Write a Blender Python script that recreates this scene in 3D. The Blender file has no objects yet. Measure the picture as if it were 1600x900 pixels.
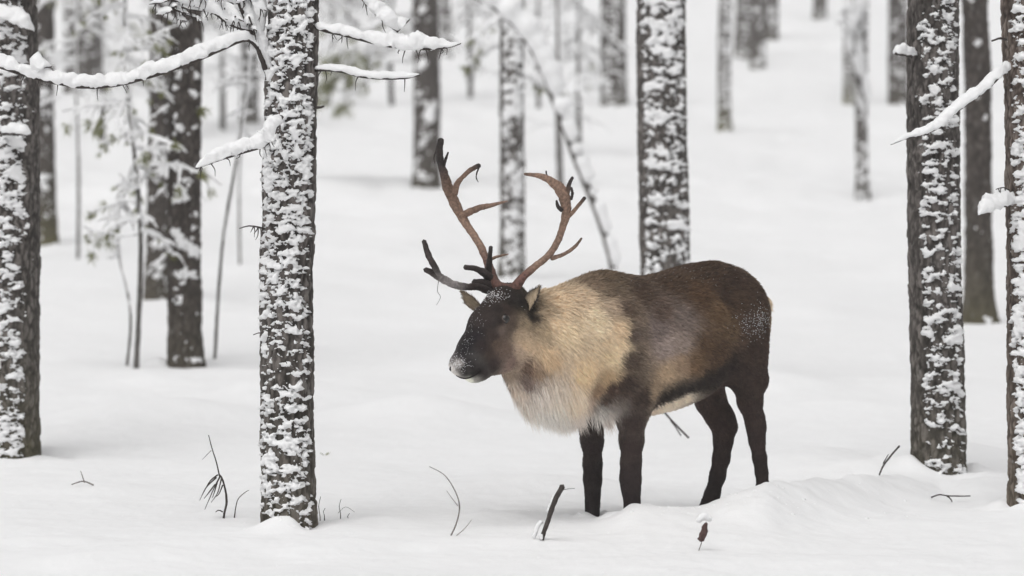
import bpy, math, random
import numpy as np
from mathutils import Vector, Matrix
from mathutils.bvhtree import BVHTree

S = bpy.context.scene
COL = S.collection
rng = np.random.default_rng(7)
random.seed(7)

# ------------------------------------------------------------------ camera, sky, sun, exposure
FPX, CAM_H, PITCH = 6000.0, 1.6, math.atan(227 / 6000)
cam_d = bpy.data.cameras.new('camera')
cam = bpy.data.objects.new('camera', cam_d); COL.objects.link(cam)
cam.location = (0, 0, CAM_H); cam.rotation_euler = (math.pi / 2 - PITCH, 0, 0)
cam_d.sensor_width = 36; cam_d.lens = 36 * FPX / 1600
cam_d.clip_start = 0.1; cam_d.clip_end = 2000
cam_d.dof.use_dof = True; cam_d.dof.focus_distance = 16.05; cam_d.dof.aperture_fstop = 2.9
S.camera = cam

W = bpy.data.worlds.new('World'); S.world = W; W.use_nodes = True
nt = W.node_tree; nt.nodes.clear()
SUN_EL, SUN_ROT = math.radians(62), math.radians(205)      # high, behind the camera to the left
sky = nt.nodes.new('ShaderNodeTexSky'); sky.sky_type = 'NISHITA'; sky.sun_disc = False
sky.sun_elevation = SUN_EL; sky.sun_rotation = SUN_ROT
sky.air_density = 1.0; sky.dust_density = 6.0; sky.ozone_density = 1.0
hsv = nt.nodes.new('ShaderNodeHueSaturation'); hsv.inputs['Saturation'].default_value = 0.06   # closed cloud cover: grey sky
bg = nt.nodes.new('ShaderNodeBackground'); bg.inputs['Strength'].default_value = 0.10
wo = nt.nodes.new('ShaderNodeOutputWorld')
nt.links.new(sky.outputs[0], hsv.inputs['Color']); nt.links.new(hsv.outputs[0], bg.inputs[0]); nt.links.new(bg.outputs[0], wo.inputs[0])

sun_d = bpy.data.lights.new('sun', 'SUN'); sun_d.energy = 0.8; sun_d.angle = math.radians(60); sun_d.color = (1, .985, .965)
sun = bpy.data.objects.new('sun', sun_d); COL.objects.link(sun)
sd = Vector((math.sin(SUN_ROT) * math.cos(SUN_EL), math.cos(SUN_ROT) * math.cos(SUN_EL), math.sin(SUN_EL)))
sun.rotation_euler = sd.to_track_quat('Z', 'Y').to_euler()

S.view_settings.view_transform = 'Standard'; S.view_settings.look = 'None'
S.view_settings.gamma = 1; S.view_settings.exposure = 0.05
S.cycles.use_denoising = True
S.cycles.max_bounces = 8; S.cycles.diffuse_bounces = 5; S.cycles.glossy_bounces = 2; S.cycles.volume_bounces = 1
S.cycles.sample_clamp_indirect = 4

# ------------------------------------------------------------------ maths helpers
CP, SP = math.cos(PITCH), math.sin(PITCH)
def P(u, v, y):
    """the point seen at photo pixel (u, v) that lies y metres in front of the camera"""
    a = (u - 800) / FPX; b = -(v - 450) / FPX
    dy = CP + b * SP; dz = -SP + b * CP
    k = y / dy
    return np.array([a * k, y, CAM_H + dz * k])
def proj(p):
    dz = p[2] - CAM_H; d = p[1] * CP - dz * SP; h = p[1] * SP + dz * CP
    return 800 + FPX * p[0] / d, 450 - FPX * h / d

def _hash(i, j, k, s):
    h = (i.astype(np.int64) * 374761393 + j.astype(np.int64) * 668265263 + k.astype(np.int64) * 2147483647 + s * 1274126177) & 0xffffffff
    h = ((h ^ (h >> 13)) * 1274126177) & 0xffffffff
    h = ((h ^ (h >> 16)) * 2246822519) & 0xffffffff
    return h ^ (h >> 15)
_G = np.array([[1,1,0],[-1,1,0],[1,-1,0],[-1,-1,0],[1,0,1],[-1,0,1],[1,0,-1],[-1,0,-1],[0,1,1],[0,-1,1],[0,1,-1],[0,-1,-1],[1,1,0],[-1,1,0],[0,-1,1],[0,-1,-1]], float)
def perlin(p, seed=0):
    p = np.asarray(p, float); i = np.floor(p).astype(np.int64); f = p - i
    u = f * f * f * (f * (f * 6 - 15) + 10)
    out = 0
    for dx in (0, 1):
        for dy in (0, 1):
            for dz in (0, 1):
                g = _G[_hash(i[:, 0] + dx, i[:, 1] + dy, i[:, 2] + dz, seed) & 15]
                d = g[:, 0] * (f[:, 0] - dx) + g[:, 1] * (f[:, 1] - dy) + g[:, 2] * (f[:, 2] - dz)
                w = (u[:, 0] if dx else 1 - u[:, 0]) * (u[:, 1] if dy else 1 - u[:, 1]) * (u[:, 2] if dz else 1 - u[:, 2])
                out = out + w * d
    return out
def fbm(p, octaves=4, gain=.5, seed=0):
    p = np.asarray(p, float); a, s, t = 1.0, 0, 0
    for o in range(octaves):
        s = s + a * perlin(p * 2 ** o, seed + o * 17); t += a; a *= gain
    return s / t
def worley(p, seed=0):
    i = np.floor(p).astype(np.int64); f1 = np.full(len(p), 9.); f2 = f1.copy(); cid = np.zeros(len(p))
    for dx in (-1, 0, 1):
        for dy in (-1, 0, 1):
            for dz in (-1, 0, 1):
                c = i + (dx, dy, dz); h = _hash(c[:, 0], c[:, 1], c[:, 2], seed)
                q = c + np.stack([(h & 255) / 255, (h >> 8 & 255) / 255, (h >> 16 & 255) / 255], 1)
                d = np.sqrt(((p - q) ** 2).sum(1))
                m = d < f1
                f2 = np.where(m, f1, np.minimum(f2, d)); f1 = np.where(m, d, f1); cid = np.where(m, (h >> 24 & 255) / 255., cid)
    return f1, f2, cid
def sstep(a, b, x):
    t = np.clip((x - a) / (b - a), 0, 1); return t * t * (3 - 2 * t)
def catmull(pts, n):
    """smooth resample of a list of tuples of any width"""
    p = np.asarray(pts, float)
    if len(p) == 2: return p[0] + (p[1] - p[0]) * np.linspace(0, 1, n)[:, None]
    L = np.r_[0, np.cumsum(np.linalg.norm(np.diff(p[:, :3], axis=0), axis=1))]
    q = np.vstack([2 * p[0] - p[1], p, 2 * p[-1] - p[-2]])
    t = np.linspace(0, L[-1], n); k = np.clip(np.searchsorted(L, t, side='right') - 1, 0, len(p) - 2)
    f = ((t - L[k]) / np.maximum(L[k + 1] - L[k], 1e-9))[:, None]
    a, b, c, d = q[k], q[k + 1], q[k + 2], q[k + 3]
    return .5 * (2 * b + (c - a) * f + (2 * a - 5 * b + 4 * c - d) * f ** 2 + (3 * b - a - 3 * c + d) * f ** 3)

# ------------------------------------------------------------------ mesh helpers
def mesh_np(name, V, F, mat, parent=None, smooth=True, attrs=None, cols=None, kind=None):
    """F: (n,3) or (n,4) int array, or a list of such arrays"""
    if not isinstance(F, list): F = [F]
    F = [np.asarray(f, np.int32) for f in F if len(f)]
    me = bpy.data.meshes.new(name)
    V = np.asarray(V, float)
    if parent is not None: V = V - np.array(parent_world(parent))
    V = V.astype(np.float32)
    loops = np.concatenate([f.ravel() for f in F]); tot = np.concatenate([np.full(len(f), f.shape[1], np.int32) for f in F])
    me.vertices.add(len(V)); me.vertices.foreach_set('co', V.ravel())
    me.loops.add(len(loops)); me.loops.foreach_set('vertex_index', loops)
    me.polygons.add(len(tot)); me.polygons.foreach_set('loop_start', np.r_[0, np.cumsum(tot)[:-1]].astype(np.int32))
    me.polygons.foreach_set('use_smooth', np.full(len(tot), smooth))
    me.update(calc_edges=True)
    if cols is not None:
        a = me.color_attributes.new('tint', 'FLOAT_COLOR', 'POINT')
        c = np.ones((len(V), 4), np.float32); c[:, :3] = cols; a.data.foreach_set('color', c.ravel())
    for k, x in (attrs or {}).items():
        a = me.attributes.new(k, 'FLOAT', 'POINT'); a.data.foreach_set('value', np.asarray(x, np.float32))
    me.validate()
    if mat: me.materials.append(mat)
    o = bpy.data.objects.new(name, me); COL.objects.link(o)
    if parent is not None: o.parent = parent
    if kind: o['kind'] = kind
    return o
def parent_world(o):
    t = Vector((0, 0, 0))
    while o is not None:
        t += o.location; o = o.parent
    return t
def thing(name, loc, label, cat, group=None):
    o = bpy.data.objects.new(name, None); COL.objects.link(o); o.location = [float(c) for c in loc]
    o.empty_display_size = .1
    o['label'] = label; o['category'] = cat
    if group: o['group'] = group
    return o
def tag(o, label, cat, group=None):
    o['label'] = label; o['category'] = cat
    if group: o['group'] = group
    return o

class MB:
    def __init__(self): self.v, self.q, self.t, self.c, self.n = [], [], [], [], 0
    def add(self, V, Q=None, T=None, C=None):
        V = np.asarray(V, float)
        if Q is not None and len(Q): self.q.append(np.asarray(Q) + self.n)
        if T is not None and len(T): self.t.append(np.asarray(T) + self.n)
        self.v.append(V); self.n += len(V)
        self.c.append(np.zeros((len(V), 3)) if C is None else np.broadcast_to(C, (len(V), 3)))
    def build(self, name, mat, parent=None, **k):
        F = ([np.vstack(self.q)] if self.q else []) + ([np.vstack(self.t)] if self.t else [])
        return mesh_np(name, np.vstack(self.v), F, mat, parent, cols=np.vstack(self.c), **k)

def grid_faces(nr, nc, wrap=True):
    r = np.arange(nr - 1)[:, None]; c = np.arange(nc if wrap else nc - 1)[None]
    a = r * nc + c; b = r * nc + (c + 1) % nc
    return np.stack([a, b, b + nc, a + nc], -1).reshape(-1, 4)
def frames(path):
    T = np.gradient(path, axis=0); T /= np.linalg.norm(T, axis=1)[:, None] + 1e-12
    side = np.cross(T, [0, 0, 1.0]); n = np.linalg.norm(side, axis=1)
    side[n < .15] = np.cross(T[n < .15], [0, 1.0, 0])
    side /= np.linalg.norm(side, axis=1)[:, None]
    for i in range(1, len(side)):
        if side[i] @ side[i - 1] < 0: side[i] *= -1
    up = np.cross(side, T)
    return T, side, up
def tube(mb, pts, rad, n=8, step=None, rough=0, seed=0, col=None, flat=None, flatdir=None):
    """pts (k,3) control points, rad (k,) radii; flat (k,) widening along flatdir"""
    pts = np.asarray(pts, float); rad = np.asarray(rad, float)
    L = np.linalg.norm(np.diff(pts, axis=0), axis=1).sum()
    m = max(4, int(L / (step or max(rad.mean() * 1.2, .004)))); m = min(m, 160)
    ext = [pts, rad[:, None]]
    if flat is not None: ext.append(np.asarray(flat, float)[:, None])
    if col is not None and np.ndim(col) == 2: ext.append(np.asarray(col, float))
    d = catmull(np.hstack(ext), m)
    path, r = d[:, :3], np.maximum(d[:, 3], 1e-4)
    T, side, up = frames(path)
    ph = np.linspace(0, 2 * np.pi, n, endpoint=False)
    ring = side[:, None] * np.cos(ph)[None, :, None] + up[:, None] * np.sin(ph)[None, :, None]
    rr = np.repeat(r[:, None], n, 1)
    if rough:
        base = path[:, None] + ring * rr[..., None]
        rr = rr * (1 + rough * fbm(base.reshape(-1, 3) / (r.mean() * 1.6), 3, .6, seed).reshape(m, n) * 2)
    off = ring * rr[..., None]
    if flat is not None:
        fd = np.asarray(flatdir, float); fd = fd / np.linalg.norm(fd)
        off = off + fd * (off @ fd)[..., None] * (d[:, 4] - 1)[:, None, None]
    V = (path[:, None] + off).reshape(-1, 3)
    Q = grid_faces(m, n)
    V = np.vstack([V, path[0] - T[0] * r[0] * .6, path[-1] + T[-1] * r[-1] * .8])
    a = np.arange(n); b = (a + 1) % n
    T3 = np.vstack([np.stack([b, a, np.full(n, m * n)], 1), np.stack([(m - 1) * n + a, (m - 1) * n + b, np.full(n, m * n + 1)], 1)])
    if col is None: C = None
    elif np.ndim(col) == 1: C = np.asarray(col)
    else:
        cc = d[:, -3:]; C = np.vstack([np.repeat(cc, n, 0), cc[:1], cc[-1:]])
    mb.add(V, Q, T3, C)
    return path

# ------------------------------------------------------------------ materials
def new_mat(name, rough=.8):
    m = bpy.data.materials.new(name); m.use_nodes = True
    n = m.node_tree; b = n.nodes['Principled BSDF']; b.inputs['Roughness'].default_value = rough
    return m, n, b
def nd(n, typ, **k):
    x = n.nodes.new(typ)
    for a, v in k.items(): setattr(x, a, v)
    return x
def ramp(n, stops):
    r = n.nodes.new('ShaderNodeValToRGB'); e = r.color_ramp.elements
    while len(e) < len(stops): e.new(.5)
    for q, (p, c) in zip(e, stops): q.position = p; q.color = (*c, 1)
    return r
def noise(n, scale, detail=4, rough=.55, vec=None, stretch=None):
    x = n.nodes.new('ShaderNodeTexNoise'); x.inputs['Scale'].default_value = scale
    x.inputs['Detail'].default_value = detail; x.inputs['Roughness'].default_value = rough
    if vec is None:
        g = n.nodes.new('ShaderNodeNewGeometry'); vec = g.outputs['Position']
    if stretch:
        mp = n.nodes.new('ShaderNodeMapping'); mp.inputs['Scale'].default_value = stretch
        n.links.new(vec, mp.inputs[0]); vec = mp.outputs[0]
    n.links.new(vec, x.inputs['Vector']); return x
def snow_mat(name, base, bump_scale, bump, fine=160):
    m, n, b = new_mat(name, .7)
    a = noise(n, bump_scale, 5, .6); f = noise(n, fine, 3, .6)
    cr = ramp(n, [(.3, [c * .97 for c in base]), (.7, base)]); n.links.new(a.outputs[0], cr.inputs[0]); n.links.new(cr.outputs[0], b.inputs['Base Color'])
    b1 = nd(n, 'ShaderNodeBump'); b1.inputs['Strength'].default_value = bump; b1.inputs['Distance'].default_value = .02
    b2 = nd(n, 'ShaderNodeBump'); b2.inputs['Strength'].default_value = bump * .8; b2.inputs['Distance'].default_value = .004
    n.links.new(a.outputs[0], b1.inputs['Height']); n.links.new(f.outputs[0], b2.inputs['Height']); n.links.new(b1.outputs[0], b2.inputs['Normal'])
    n.links.new(b2.outputs[0], b.inputs['Normal'])
    b.inputs['Specular IOR Level'].default_value = .2
    return m
M_GROUND = snow_mat('ground snow', (.90, .90, .905), 5, .35)
M_SNOW = snow_mat('clinging snow', (.90, .90, .905), 40, .35, 260)

def bark_mat(name, dark, mid, light, moss=0.0):
    m, n, b = new_mat(name, .9)
    at = nd(n, 'ShaderNodeAttribute', attribute_name='plate')
    st = noise(n, 60, 5, .65, stretch=(1, 1, .22)); fl = noise(n, 22, 5, .6, stretch=(1, 1, .5))
    add = nd(n, 'ShaderNodeMath', operation='MULTIPLY_ADD'); add.inputs[1].default_value = .45
    n.links.new(st.outputs[0], add.inputs[0]); n.links.new(at.outputs['Fac'], add.inputs[2])
    cr = ramp(n, [(.25, dark), (.62, mid), (1.0, light)]); n.links.new(add.outputs[0], cr.inputs[0])
    mix = nd(n, 'ShaderNodeMix', data_type='RGBA'); mix.inputs[7].default_value = (.30, .285, .27, 1)   # pale lichen flecks
    lr = ramp(n, [(.60, (0, 0, 0)), (.70, (.6, .6, .6))]); n.links.new(fl.outputs[0], lr.inputs[0])
    n.links.new(lr.outputs[0], mix.inputs[0]); n.links.new(cr.outputs[0], mix.inputs[6])
    last = mix.outputs[2]
    ms = nd(n, 'ShaderNodeAttribute', attribute_name='moss')
    mx = nd(n, 'ShaderNodeMix', data_type='RGBA'); mx.inputs[7].default_value = (.11, .10, .045, 1)
    n.links.new(ms.outputs['Fac'], mx.inputs[0]); n.links.new(last, mx.inputs[6])
    n.links.new(mx.outputs[2], b.inputs['Base Color'])
    bp = nd(n, 'ShaderNodeBump'); bp.inputs['Strength'].default_value = .6; bp.inputs['Distance'].default_value = .006
    n.links.new(st.outputs[0], bp.inputs['Height']); n.links.new(bp.outputs[0], b.inputs['Normal'])
    b.inputs['Specular IOR Level'].default_value = .15
    return m
M_BARK = bark_mat('pine bark', (.027, .024, .022), (.078, .069, .064), (.20, .18, .168))
M_BARK_RED = bark_mat('reddish pine bark', (.034, .026, .023), (.105, .082, .070), (.24, .20, .175))
M_BARK_DARK = bark_mat('dark bark', (.026, .021, .019), (.060, .050, .045), (.11, .094, .084))

def plain(name, col, rough=.85, var=.3, scale=40):
    m, n, b = new_mat(name, rough)
    x = noise(n, scale, 4, .6)
    cr = ramp(n, [(.3, [c * (1 - var) for c in col]), (.7, [c * (1 + var) for c in col])])
    n.links.new(x.outputs[0], cr.inputs[0]); n.links.new(cr.outputs[0], b.inputs['Base Color'])
    b.inputs['Specular IOR Level'].default_value = .2
    return m
M_TWIG = plain('twig bark', (.055, .046, .042))
M_TWIGPALE = plain('frosted twig bark', (.22, .20, .19))
M_STEM = plain('frosted young bark', (.10, .092, .086), .85, .5, 22)
M_NEEDLE = plain('pine needles', (.15, .155, .05), .6)
M_SEED = plain('dry seed head', (.09, .055, .05))
def tint_mat(name, rough, spec=.2, scale=80, var=.15):
    m, n, b = new_mat(name, rough)
    a = nd(n, 'ShaderNodeVertexColor', layer_name='tint'); x = noise(n, scale, 4, .6)
    cr = ramp(n, [(.3, (1 - var,) * 3), (.7, (1 + var,) * 3)]); n.links.new(x.outputs[0], cr.inputs[0])
    mu = nd(n, 'ShaderNodeMix', data_type='RGBA', blend_type='MULTIPLY'); mu.inputs[0].default_value = 1
    n.links.new(a.outputs[0], mu.inputs[6]); n.links.new(cr.outputs[0], mu.inputs[7]); n.links.new(mu.outputs[2], b.inputs['Base Color'])
    b.inputs['Specular IOR Level'].default_value = spec
    return m
M_COAT = tint_mat('reindeer coat', .85, .1); M_FUR = tint_mat('reindeer fur', .7, .15, 60, .1)
M_ANTLER = tint_mat('antler bone and velvet', .62, .3, 90, .5)
M_EYE, _n, _b = new_mat('eye', .08); _b.inputs['Base Color'].default_value = (.012, .009, .008, 1)

# ------------------------------------------------------------------ terrain
_py = np.array([-60, 0, 20, 29, 36, 46, 58, 72, 80, 100, 120, 150, 200, 300, 500.])
_pz = np.array([0, 0, 0, .01, .11, .42, .97, 1.78, 2.37, 3.73, 5.5, 8.7, 14.5, 25, 40.])
_yy = np.linspace(-60, 500, 2801); _zz = np.interp(_yy, _py, _pz)
_k = np.hanning(41); _k /= _k.sum(); _zz = np.convolve(np.pad(_zz, 20, mode='edge'), _k, 'valid')
def profile(y): return np.interp(y, _yy, _zz)
BUMPS = []      # (x, y, sx, sy, h)
def bump_px(u, v, y, sx, sy, extra=0):
    p = P(u, v, y); BUMPS.append((p[0], y, sx, sy, p[2] + extra))
# the snow bank thrown up beside the animal's track: crest line from photo pixels, with its own depth
CREST = [(1000, 797, 15.95, .10), (1060, 796, 16.0, .10), (1100, 790, 16.1, .11), (1125, 777, 16.12, .11), (1150, 764, 16.15, .12), (1185, 751, 16.2, .13),
         (1215, 748, 16.35, .13), (1250, 746, 16.55, .14), (1290, 742, 16.85, .15), (1340, 740, 17.2, .16), (1390, 742, 17.6, .18), (1425, 754, 17.7, .2), (1470, 775, 17.8, .2)]
_cr = []
for u, v, y, w in CREST:
    p = P(u, v, y); _cr.append((p[0], y, p[2], w))
_cr = catmull(_cr, 60)
def crest(x, y):
    h = np.zeros_like(x)
    xi = np.clip(x, _cr[0, 0], _cr[-1, 0])
    cy = np.interp(xi, _cr[:, 0], _cr[:, 1]); cz = np.interp(xi, _cr[:, 0], _cr[:, 2])
    w = np.where(y < cy, .5, .2)
    end = np.exp(-((x - xi) / .12) ** 2)
    lump = 1 + .10 * perlin(np.stack([x * 6, y * 6, x * 0 + .5], 1), 91) + .06 * perlin(np.stack([x * 15, y * 15, x * 0 + .5], 1), 92)
    return cz * end * np.exp(-((y - cy) / w) ** 2) * lump
def ground_z(x, y):
    x = np.atleast_1d(np.asarray(x, float)); y = np.atleast_1d(np.asarray(y, float))
    x, y = np.broadcast_arrays(x, y); shp = x.shape; x = x.ravel(); y = y.ravel()
    z = profile(y)
    q = np.stack([x, y, 0 * x + .37], 1)
    far = sstep(20, 60, y)
    z = z + .05 * fbm(q * (.55, .4, 1), 3, .5, 11) * (1 + 5 * far)
    z = z + .018 * fbm(q * (1.3, 1.0, 1), 3, .5, 12) + .015 * fbm(q * (4.5, 3.5, 1), 4, .62, 13)
    z = z + crest(x, y)
    for bx, by, sx, sy, h in BUMPS:
        m = (abs(x - bx) < 3 * sx) & (abs(y - by) < 3 * sy)
        if m.any(): z[m] += h * np.exp(-((x[m] - bx) / sx) ** 2 - ((y[m] - by) / sy) ** 2)
    return z.reshape(shp)
_r = np.random.default_rng(12)
for _ in range(46):
    _y = _r.uniform(17.5, 36); _w = _r.uniform(.16, .5)
    BUMPS.append((P(_r.uniform(-50, 1650), 450, _y)[0], _y, _w, _w * _r.uniform(.7, 1.3), _w * _r.uniform(.05, .22)))
for _ in range(40):
    _y = _r.uniform(13.2, 17.2); _w = _r.uniform(.05, .2)
    BUMPS.append((P(_r.uniform(-50, 1650), 450, _y)[0], _y, _w * 1.3, _w, _w * _r.uniform(-.10, .15)))
for _u, _y, _s in ((20, 19.6, .2), (1467, 18.3, .14), (1620, 16.9, .14), (290, 27.6, .16)):     # piled and scooped snow at the trunk feet
    _x = P(_u, 450, _y)[0]
    for _k in range(9):
        _a = _k * .7 + _r.uniform(-.3, .3); _d = _s * _r.uniform(1.0, 1.7)
        BUMPS.append((_x + _d * math.cos(_a), _y + _d * math.sin(_a), _s * _r.uniform(.35, .7), _s * _r.uniform(.35, .7), _r.choice([.035, -.03, .02, .045, -.02])))
for _u, _y in ((985, 16.10), (925, 16.27), (1190, 16.55), (1104, 16.67)):                                       # broken snow round the legs
    _x = P(_u, 450, _y)[0]
    for _k in range(7):
        _a = _k * .9 + _r.uniform(-.3, .3); _d = _r.uniform(.05, .11)
        BUMPS.append((_x + _d * math.cos(_a), _y + _d * math.sin(_a), _r.uniform(.02, .045), _r.uniform(.02, .05), _r.choice([.018, .025, -.02, .012])))
    BUMPS.append((_x, _y, .05, .05, -.03))
def gz(x, y): return float(ground_z(x, y)[0])
def ground_at(u, v, lo=9., hi=300.):
    """walk along the pixel's ray until it meets the profile of the ground"""
    ys = np.linspace(lo, hi, 6000)
    a = P(u, v, 1.0); zr = CAM_H + (a[2] - CAM_H) * ys
    i = np.argmax(zr < profile(ys))
    y = ys[i]; x = a[0] * y
    return np.array([x, y, gz(x, y)])

_a, _b, _c = P(430, 450, 15.72), P(488, 450, 15.76), P(455, 450, 15.70)
BUMPS += [(_a[0], 15.72, .08, .12, .045), (_b[0], 15.78, .06, .12, -.03), (_c[0], 15.72, .05, .10, .025), (-.02, 15.2, .25, .2, .02), (.9, 15.3, .3, .2, .02), (-.70, 13.6, .5, .6, .05), (.5, 13.2, .7, .5, .05), (-1.3, 14.9, .5, .5, .05), (-.55, 22.0, .45, .6, .13), (-1.4, 23.5, .6, .7, .10), (-1.9, 22.2, .5, .6, .08),
          (1.5, 24.5, .7, .8, .14), (1.9, 23.0, .6, .6, .06), (.35, 27.5, .9, 1, .1), (1.05, 14.6, .5, .3, .03), (1.5, 19.0, .6, .6, .05), (-.9, 18.2, .5, .5, .05)]

# ------------------------------------------------------------------ trees
def trunk(tree, p0, r0, r1, h1, lean, seed, nth, dz, zvis, cover, th_c, mat, bark=.006, thick=.02, flare=.02, blob=(10, 18), spread=1.0, moss=.25, H=6.5, base_snow=.0):
    """p0: base on the ground; r0 radius at base, r1 at height h1; lean: (dx,dy) per metre; th_c: bearing of the snowed side"""
    z = np.concatenate([np.arange(-.25, zvis, dz), np.linspace(zvis, H, 14)])
    th = np.linspace(0, 2 * np.pi, nth, endpoint=False)
    R = np.interp(z, [-.3, h1, H], [r0, r1, r1 * .82]) + flare * np.exp(-np.maximum(z, 0) / .16)
    wob = .012 * np.stack([np.sin(z * 1.7 + seed), np.cos(z * 1.3 + seed * 2)], 1) * min(1, r0 / .1)
    cx = p0[0] + lean[0] * z + wob[:, 0] - wob[np.argmin(abs(z)), 0]; cy = p0[1] + lean[1] * z + wob[:, 1]
    Z, T = np.meshgrid(z, th, indexing='ij'); RR = np.repeat(R[:, None], nth, 1)
    c, s = np.cos(T), np.sin(T)
    q = np.stack([RR * c, RR * s, Z], -1).reshape(-1, 3) + seed * 3.7
    warp = .012 * np.stack([perlin(q * 22, seed + 1), perlin(q * 22, seed + 2), perlin(q * 22, seed + 3)], 1)
    f1, f2, cid = worley((q + warp) * (26, 26, 11), seed)
    plate = sstep(.02, .3, f2 - f1)
    fine = .6 * fbm(q * (60, 60, 24), 3, .6, seed + 5) + .7 * fbm((q + warp) * (85, 85, 13), 3, .6, seed + 7); low = fbm(q * (7, 7, 3), 2, .5, seed + 6)
    disp = bark * (plate * (.5 + .6 * cid) - .6) + bark * 1.5 * fine + bark * 1.5 * low
    rr = RR + disp.reshape(RR.shape)
    V = np.stack([cx[:, None] + rr * c, cy[:, None] + rr * s, p0[2] + Z], -1).reshape(-1, 3)
    ms = moss * np.exp(-np.maximum(Z, 0) / .35) * (1 + fine.reshape(Z.shape) * 1.5)
    pl = np.clip(.22 + plate * (.22 + .22 * cid) + .9 * fine + .2 * low, 0, 1)
    mesh_np('trunk', V, grid_faces(len(z), nth), mat, tree, attrs={'plate': pl, 'moss': np.clip(ms, 0, 1).ravel()})
    # snow plastered on the bark: a relief that stands out of the bark where the wind packed it
    n = fbm((q + warp * 1.2) * (blob[0] * 1.35, blob[0] * 1.35, blob[1] * 1.5), 5, .72, seed + 40) * 1.9 + .50 * fbm(q * (2.6, 2.6, 1.7), 3, .55, seed + 60) + .10 * (.5 - plate) + .12 * fine
    ang = np.abs((T - th_c + np.pi) % (2 * np.pi) - np.pi).ravel()
    n = n - 1.0 * sstep(.62 * spread, 1.25 * spread, ang) + base_snow * np.exp(-np.maximum(Z.ravel(), 0) / .25)
    vis = (ang < .75 * spread)
    thr = np.quantile(n[vis], 1 - cover)
    a = n - thr
    h = np.where(a > 0, thick * (1 - np.exp(-a / .14)) * (1 + .5 * np.clip(fine, -1, 1)) + .003, np.maximum(a * .12, -.02))
    rs = RR.ravel() + bark * .5 + h + bark * 1.5 * low
    vs = V.copy(); vs[:, 0] = (cx[:, None] + rs.reshape(RR.shape) * c).ravel(); vs[:, 1] = (cy[:, None] + rs.reshape(RR.shape) * s).ravel()
    vs[:, 2] -= np.clip(h, 0, .1) * .25
    F = grid_faces(len(z), nth); keep = (a[F] > -.06).any(1) & (vs[F][:, :, 2].max(1) - p0[2] < zvis + .4)
    F = F[keep]; used, inv = np.unique(F, return_inverse=True)
    if len(used): mesh_np('bark_snow', vs[used], inv.reshape(F.shape), M_SNOW, tree, kind='stuff')

def snow_branch(tree, pts, r0, r1, hs, ws, seed, name='branch', lumps=.3, droop_bits=True, bare=False, mat=None, twigs=0):
    """dark limb under a ridge of snow. hs: snow heights (m) per control point, ws: widths"""
    pts = np.asarray(pts, float); k = len(pts)
    mb = MB(); rad = np.linspace(r0, r1, k)
    L = np.linalg.norm(np.diff(pts, axis=0), axis=1).sum(); m = int(np.clip(L / .007, 14, 280))
    path = tube(mb, pts, rad, 8, step=.02, rough=.25, seed=seed)
    rs = np.random.default_rng(seed)
    for _ in range(twigs):                                   # spur twigs and beard lichen hanging below
        i = rs.integers(2, len(path) - 1); a = path[i]; ln = rs.uniform(.02, .06)
        b = a + np.array([rs.uniform(-.02, .02), rs.uniform(-.02, .02), -ln]); c2 = (a + b) / 2 + rs.uniform(-.008, .008, 3)
        tube(mb, [a, c2, b], [.0028, .002, .001], 5)
    br = mb.build(name, mat or M_TWIG, tree)
    if bare: return br
    d = catmull(np.hstack([pts, rad[:, None], np.asarray(hs, float)[:, None], np.asarray(ws, float)[:, None]]), m)
    path, r, h, w = d[:, :3], d[:, 3], np.maximum(d[:, 4], .001), np.maximum(d[:, 5], .002)
    T, side, up = frames(path)
    if up[:, 2].mean() < 0: up = -up
    n = 20; ph = np.linspace(0, 2 * np.pi, n, endpoint=False)
    tt = np.linspace(0, L, m)
    l1 = 1 + lumps * 1.6 * fbm(np.stack([tt * 9, tt * 0 + seed, tt * 0], 1), 3, .6, seed); l2 = 1 + lumps * 1.2 * fbm(np.stack([tt * 11, tt * 0 + seed, tt * 0 + 5], 1), 3, .6, seed + 1)
    endf = np.sqrt(np.clip(np.minimum(tt / .03, (L - tt) / .03), .02, 1))
    cs, sn = np.cos(ph), np.sin(ph)
    prof = np.where(sn > 0, np.abs(sn) ** .85, sn * .06)
    zz = (h * l1 * endf)[:, None] * prof[None] + (r * .55)[:, None]
    xx = (w * l2 * endf * .5)[:, None] * (np.sign(cs) * np.abs(cs) ** .9)[None]
    V = path[:, None] + side[:, None] * xx[..., None] + up[:, None] * zz[..., None]
    q = V.reshape(-1, 3); amp = np.minimum(h, w)[:, None].repeat(n, 1).reshape(-1, 1)
    q = q + amp * .26 * np.stack([perlin(q * 26, seed + 3), perlin(q * 26, seed + 4), perlin(q * 26, seed + 5)], 1) + amp * .20 * np.stack([fbm(q * 62, 2, .6, seed + 6), fbm(q * 62, 2, .6, seed + 7), fbm(q * 62, 2, .6, seed + 8)], 1)
    q = np.vstack([q, path[0] + up[0] * r[0], path[-1] + up[-1] * r[-1]])
    a = np.arange(n); b = (a + 1) % n
    T3 = np.vstack([np.stack([b, a, np.full(n, m * n)], 1), np.stack([(m - 1) * n + a, (m - 1) * n + b, np.full(n, m * n + 1)], 1)])
    mesh_np('snow_load', q, [grid_faces(m, n), T3], M_SNOW, br)
    return br

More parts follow.
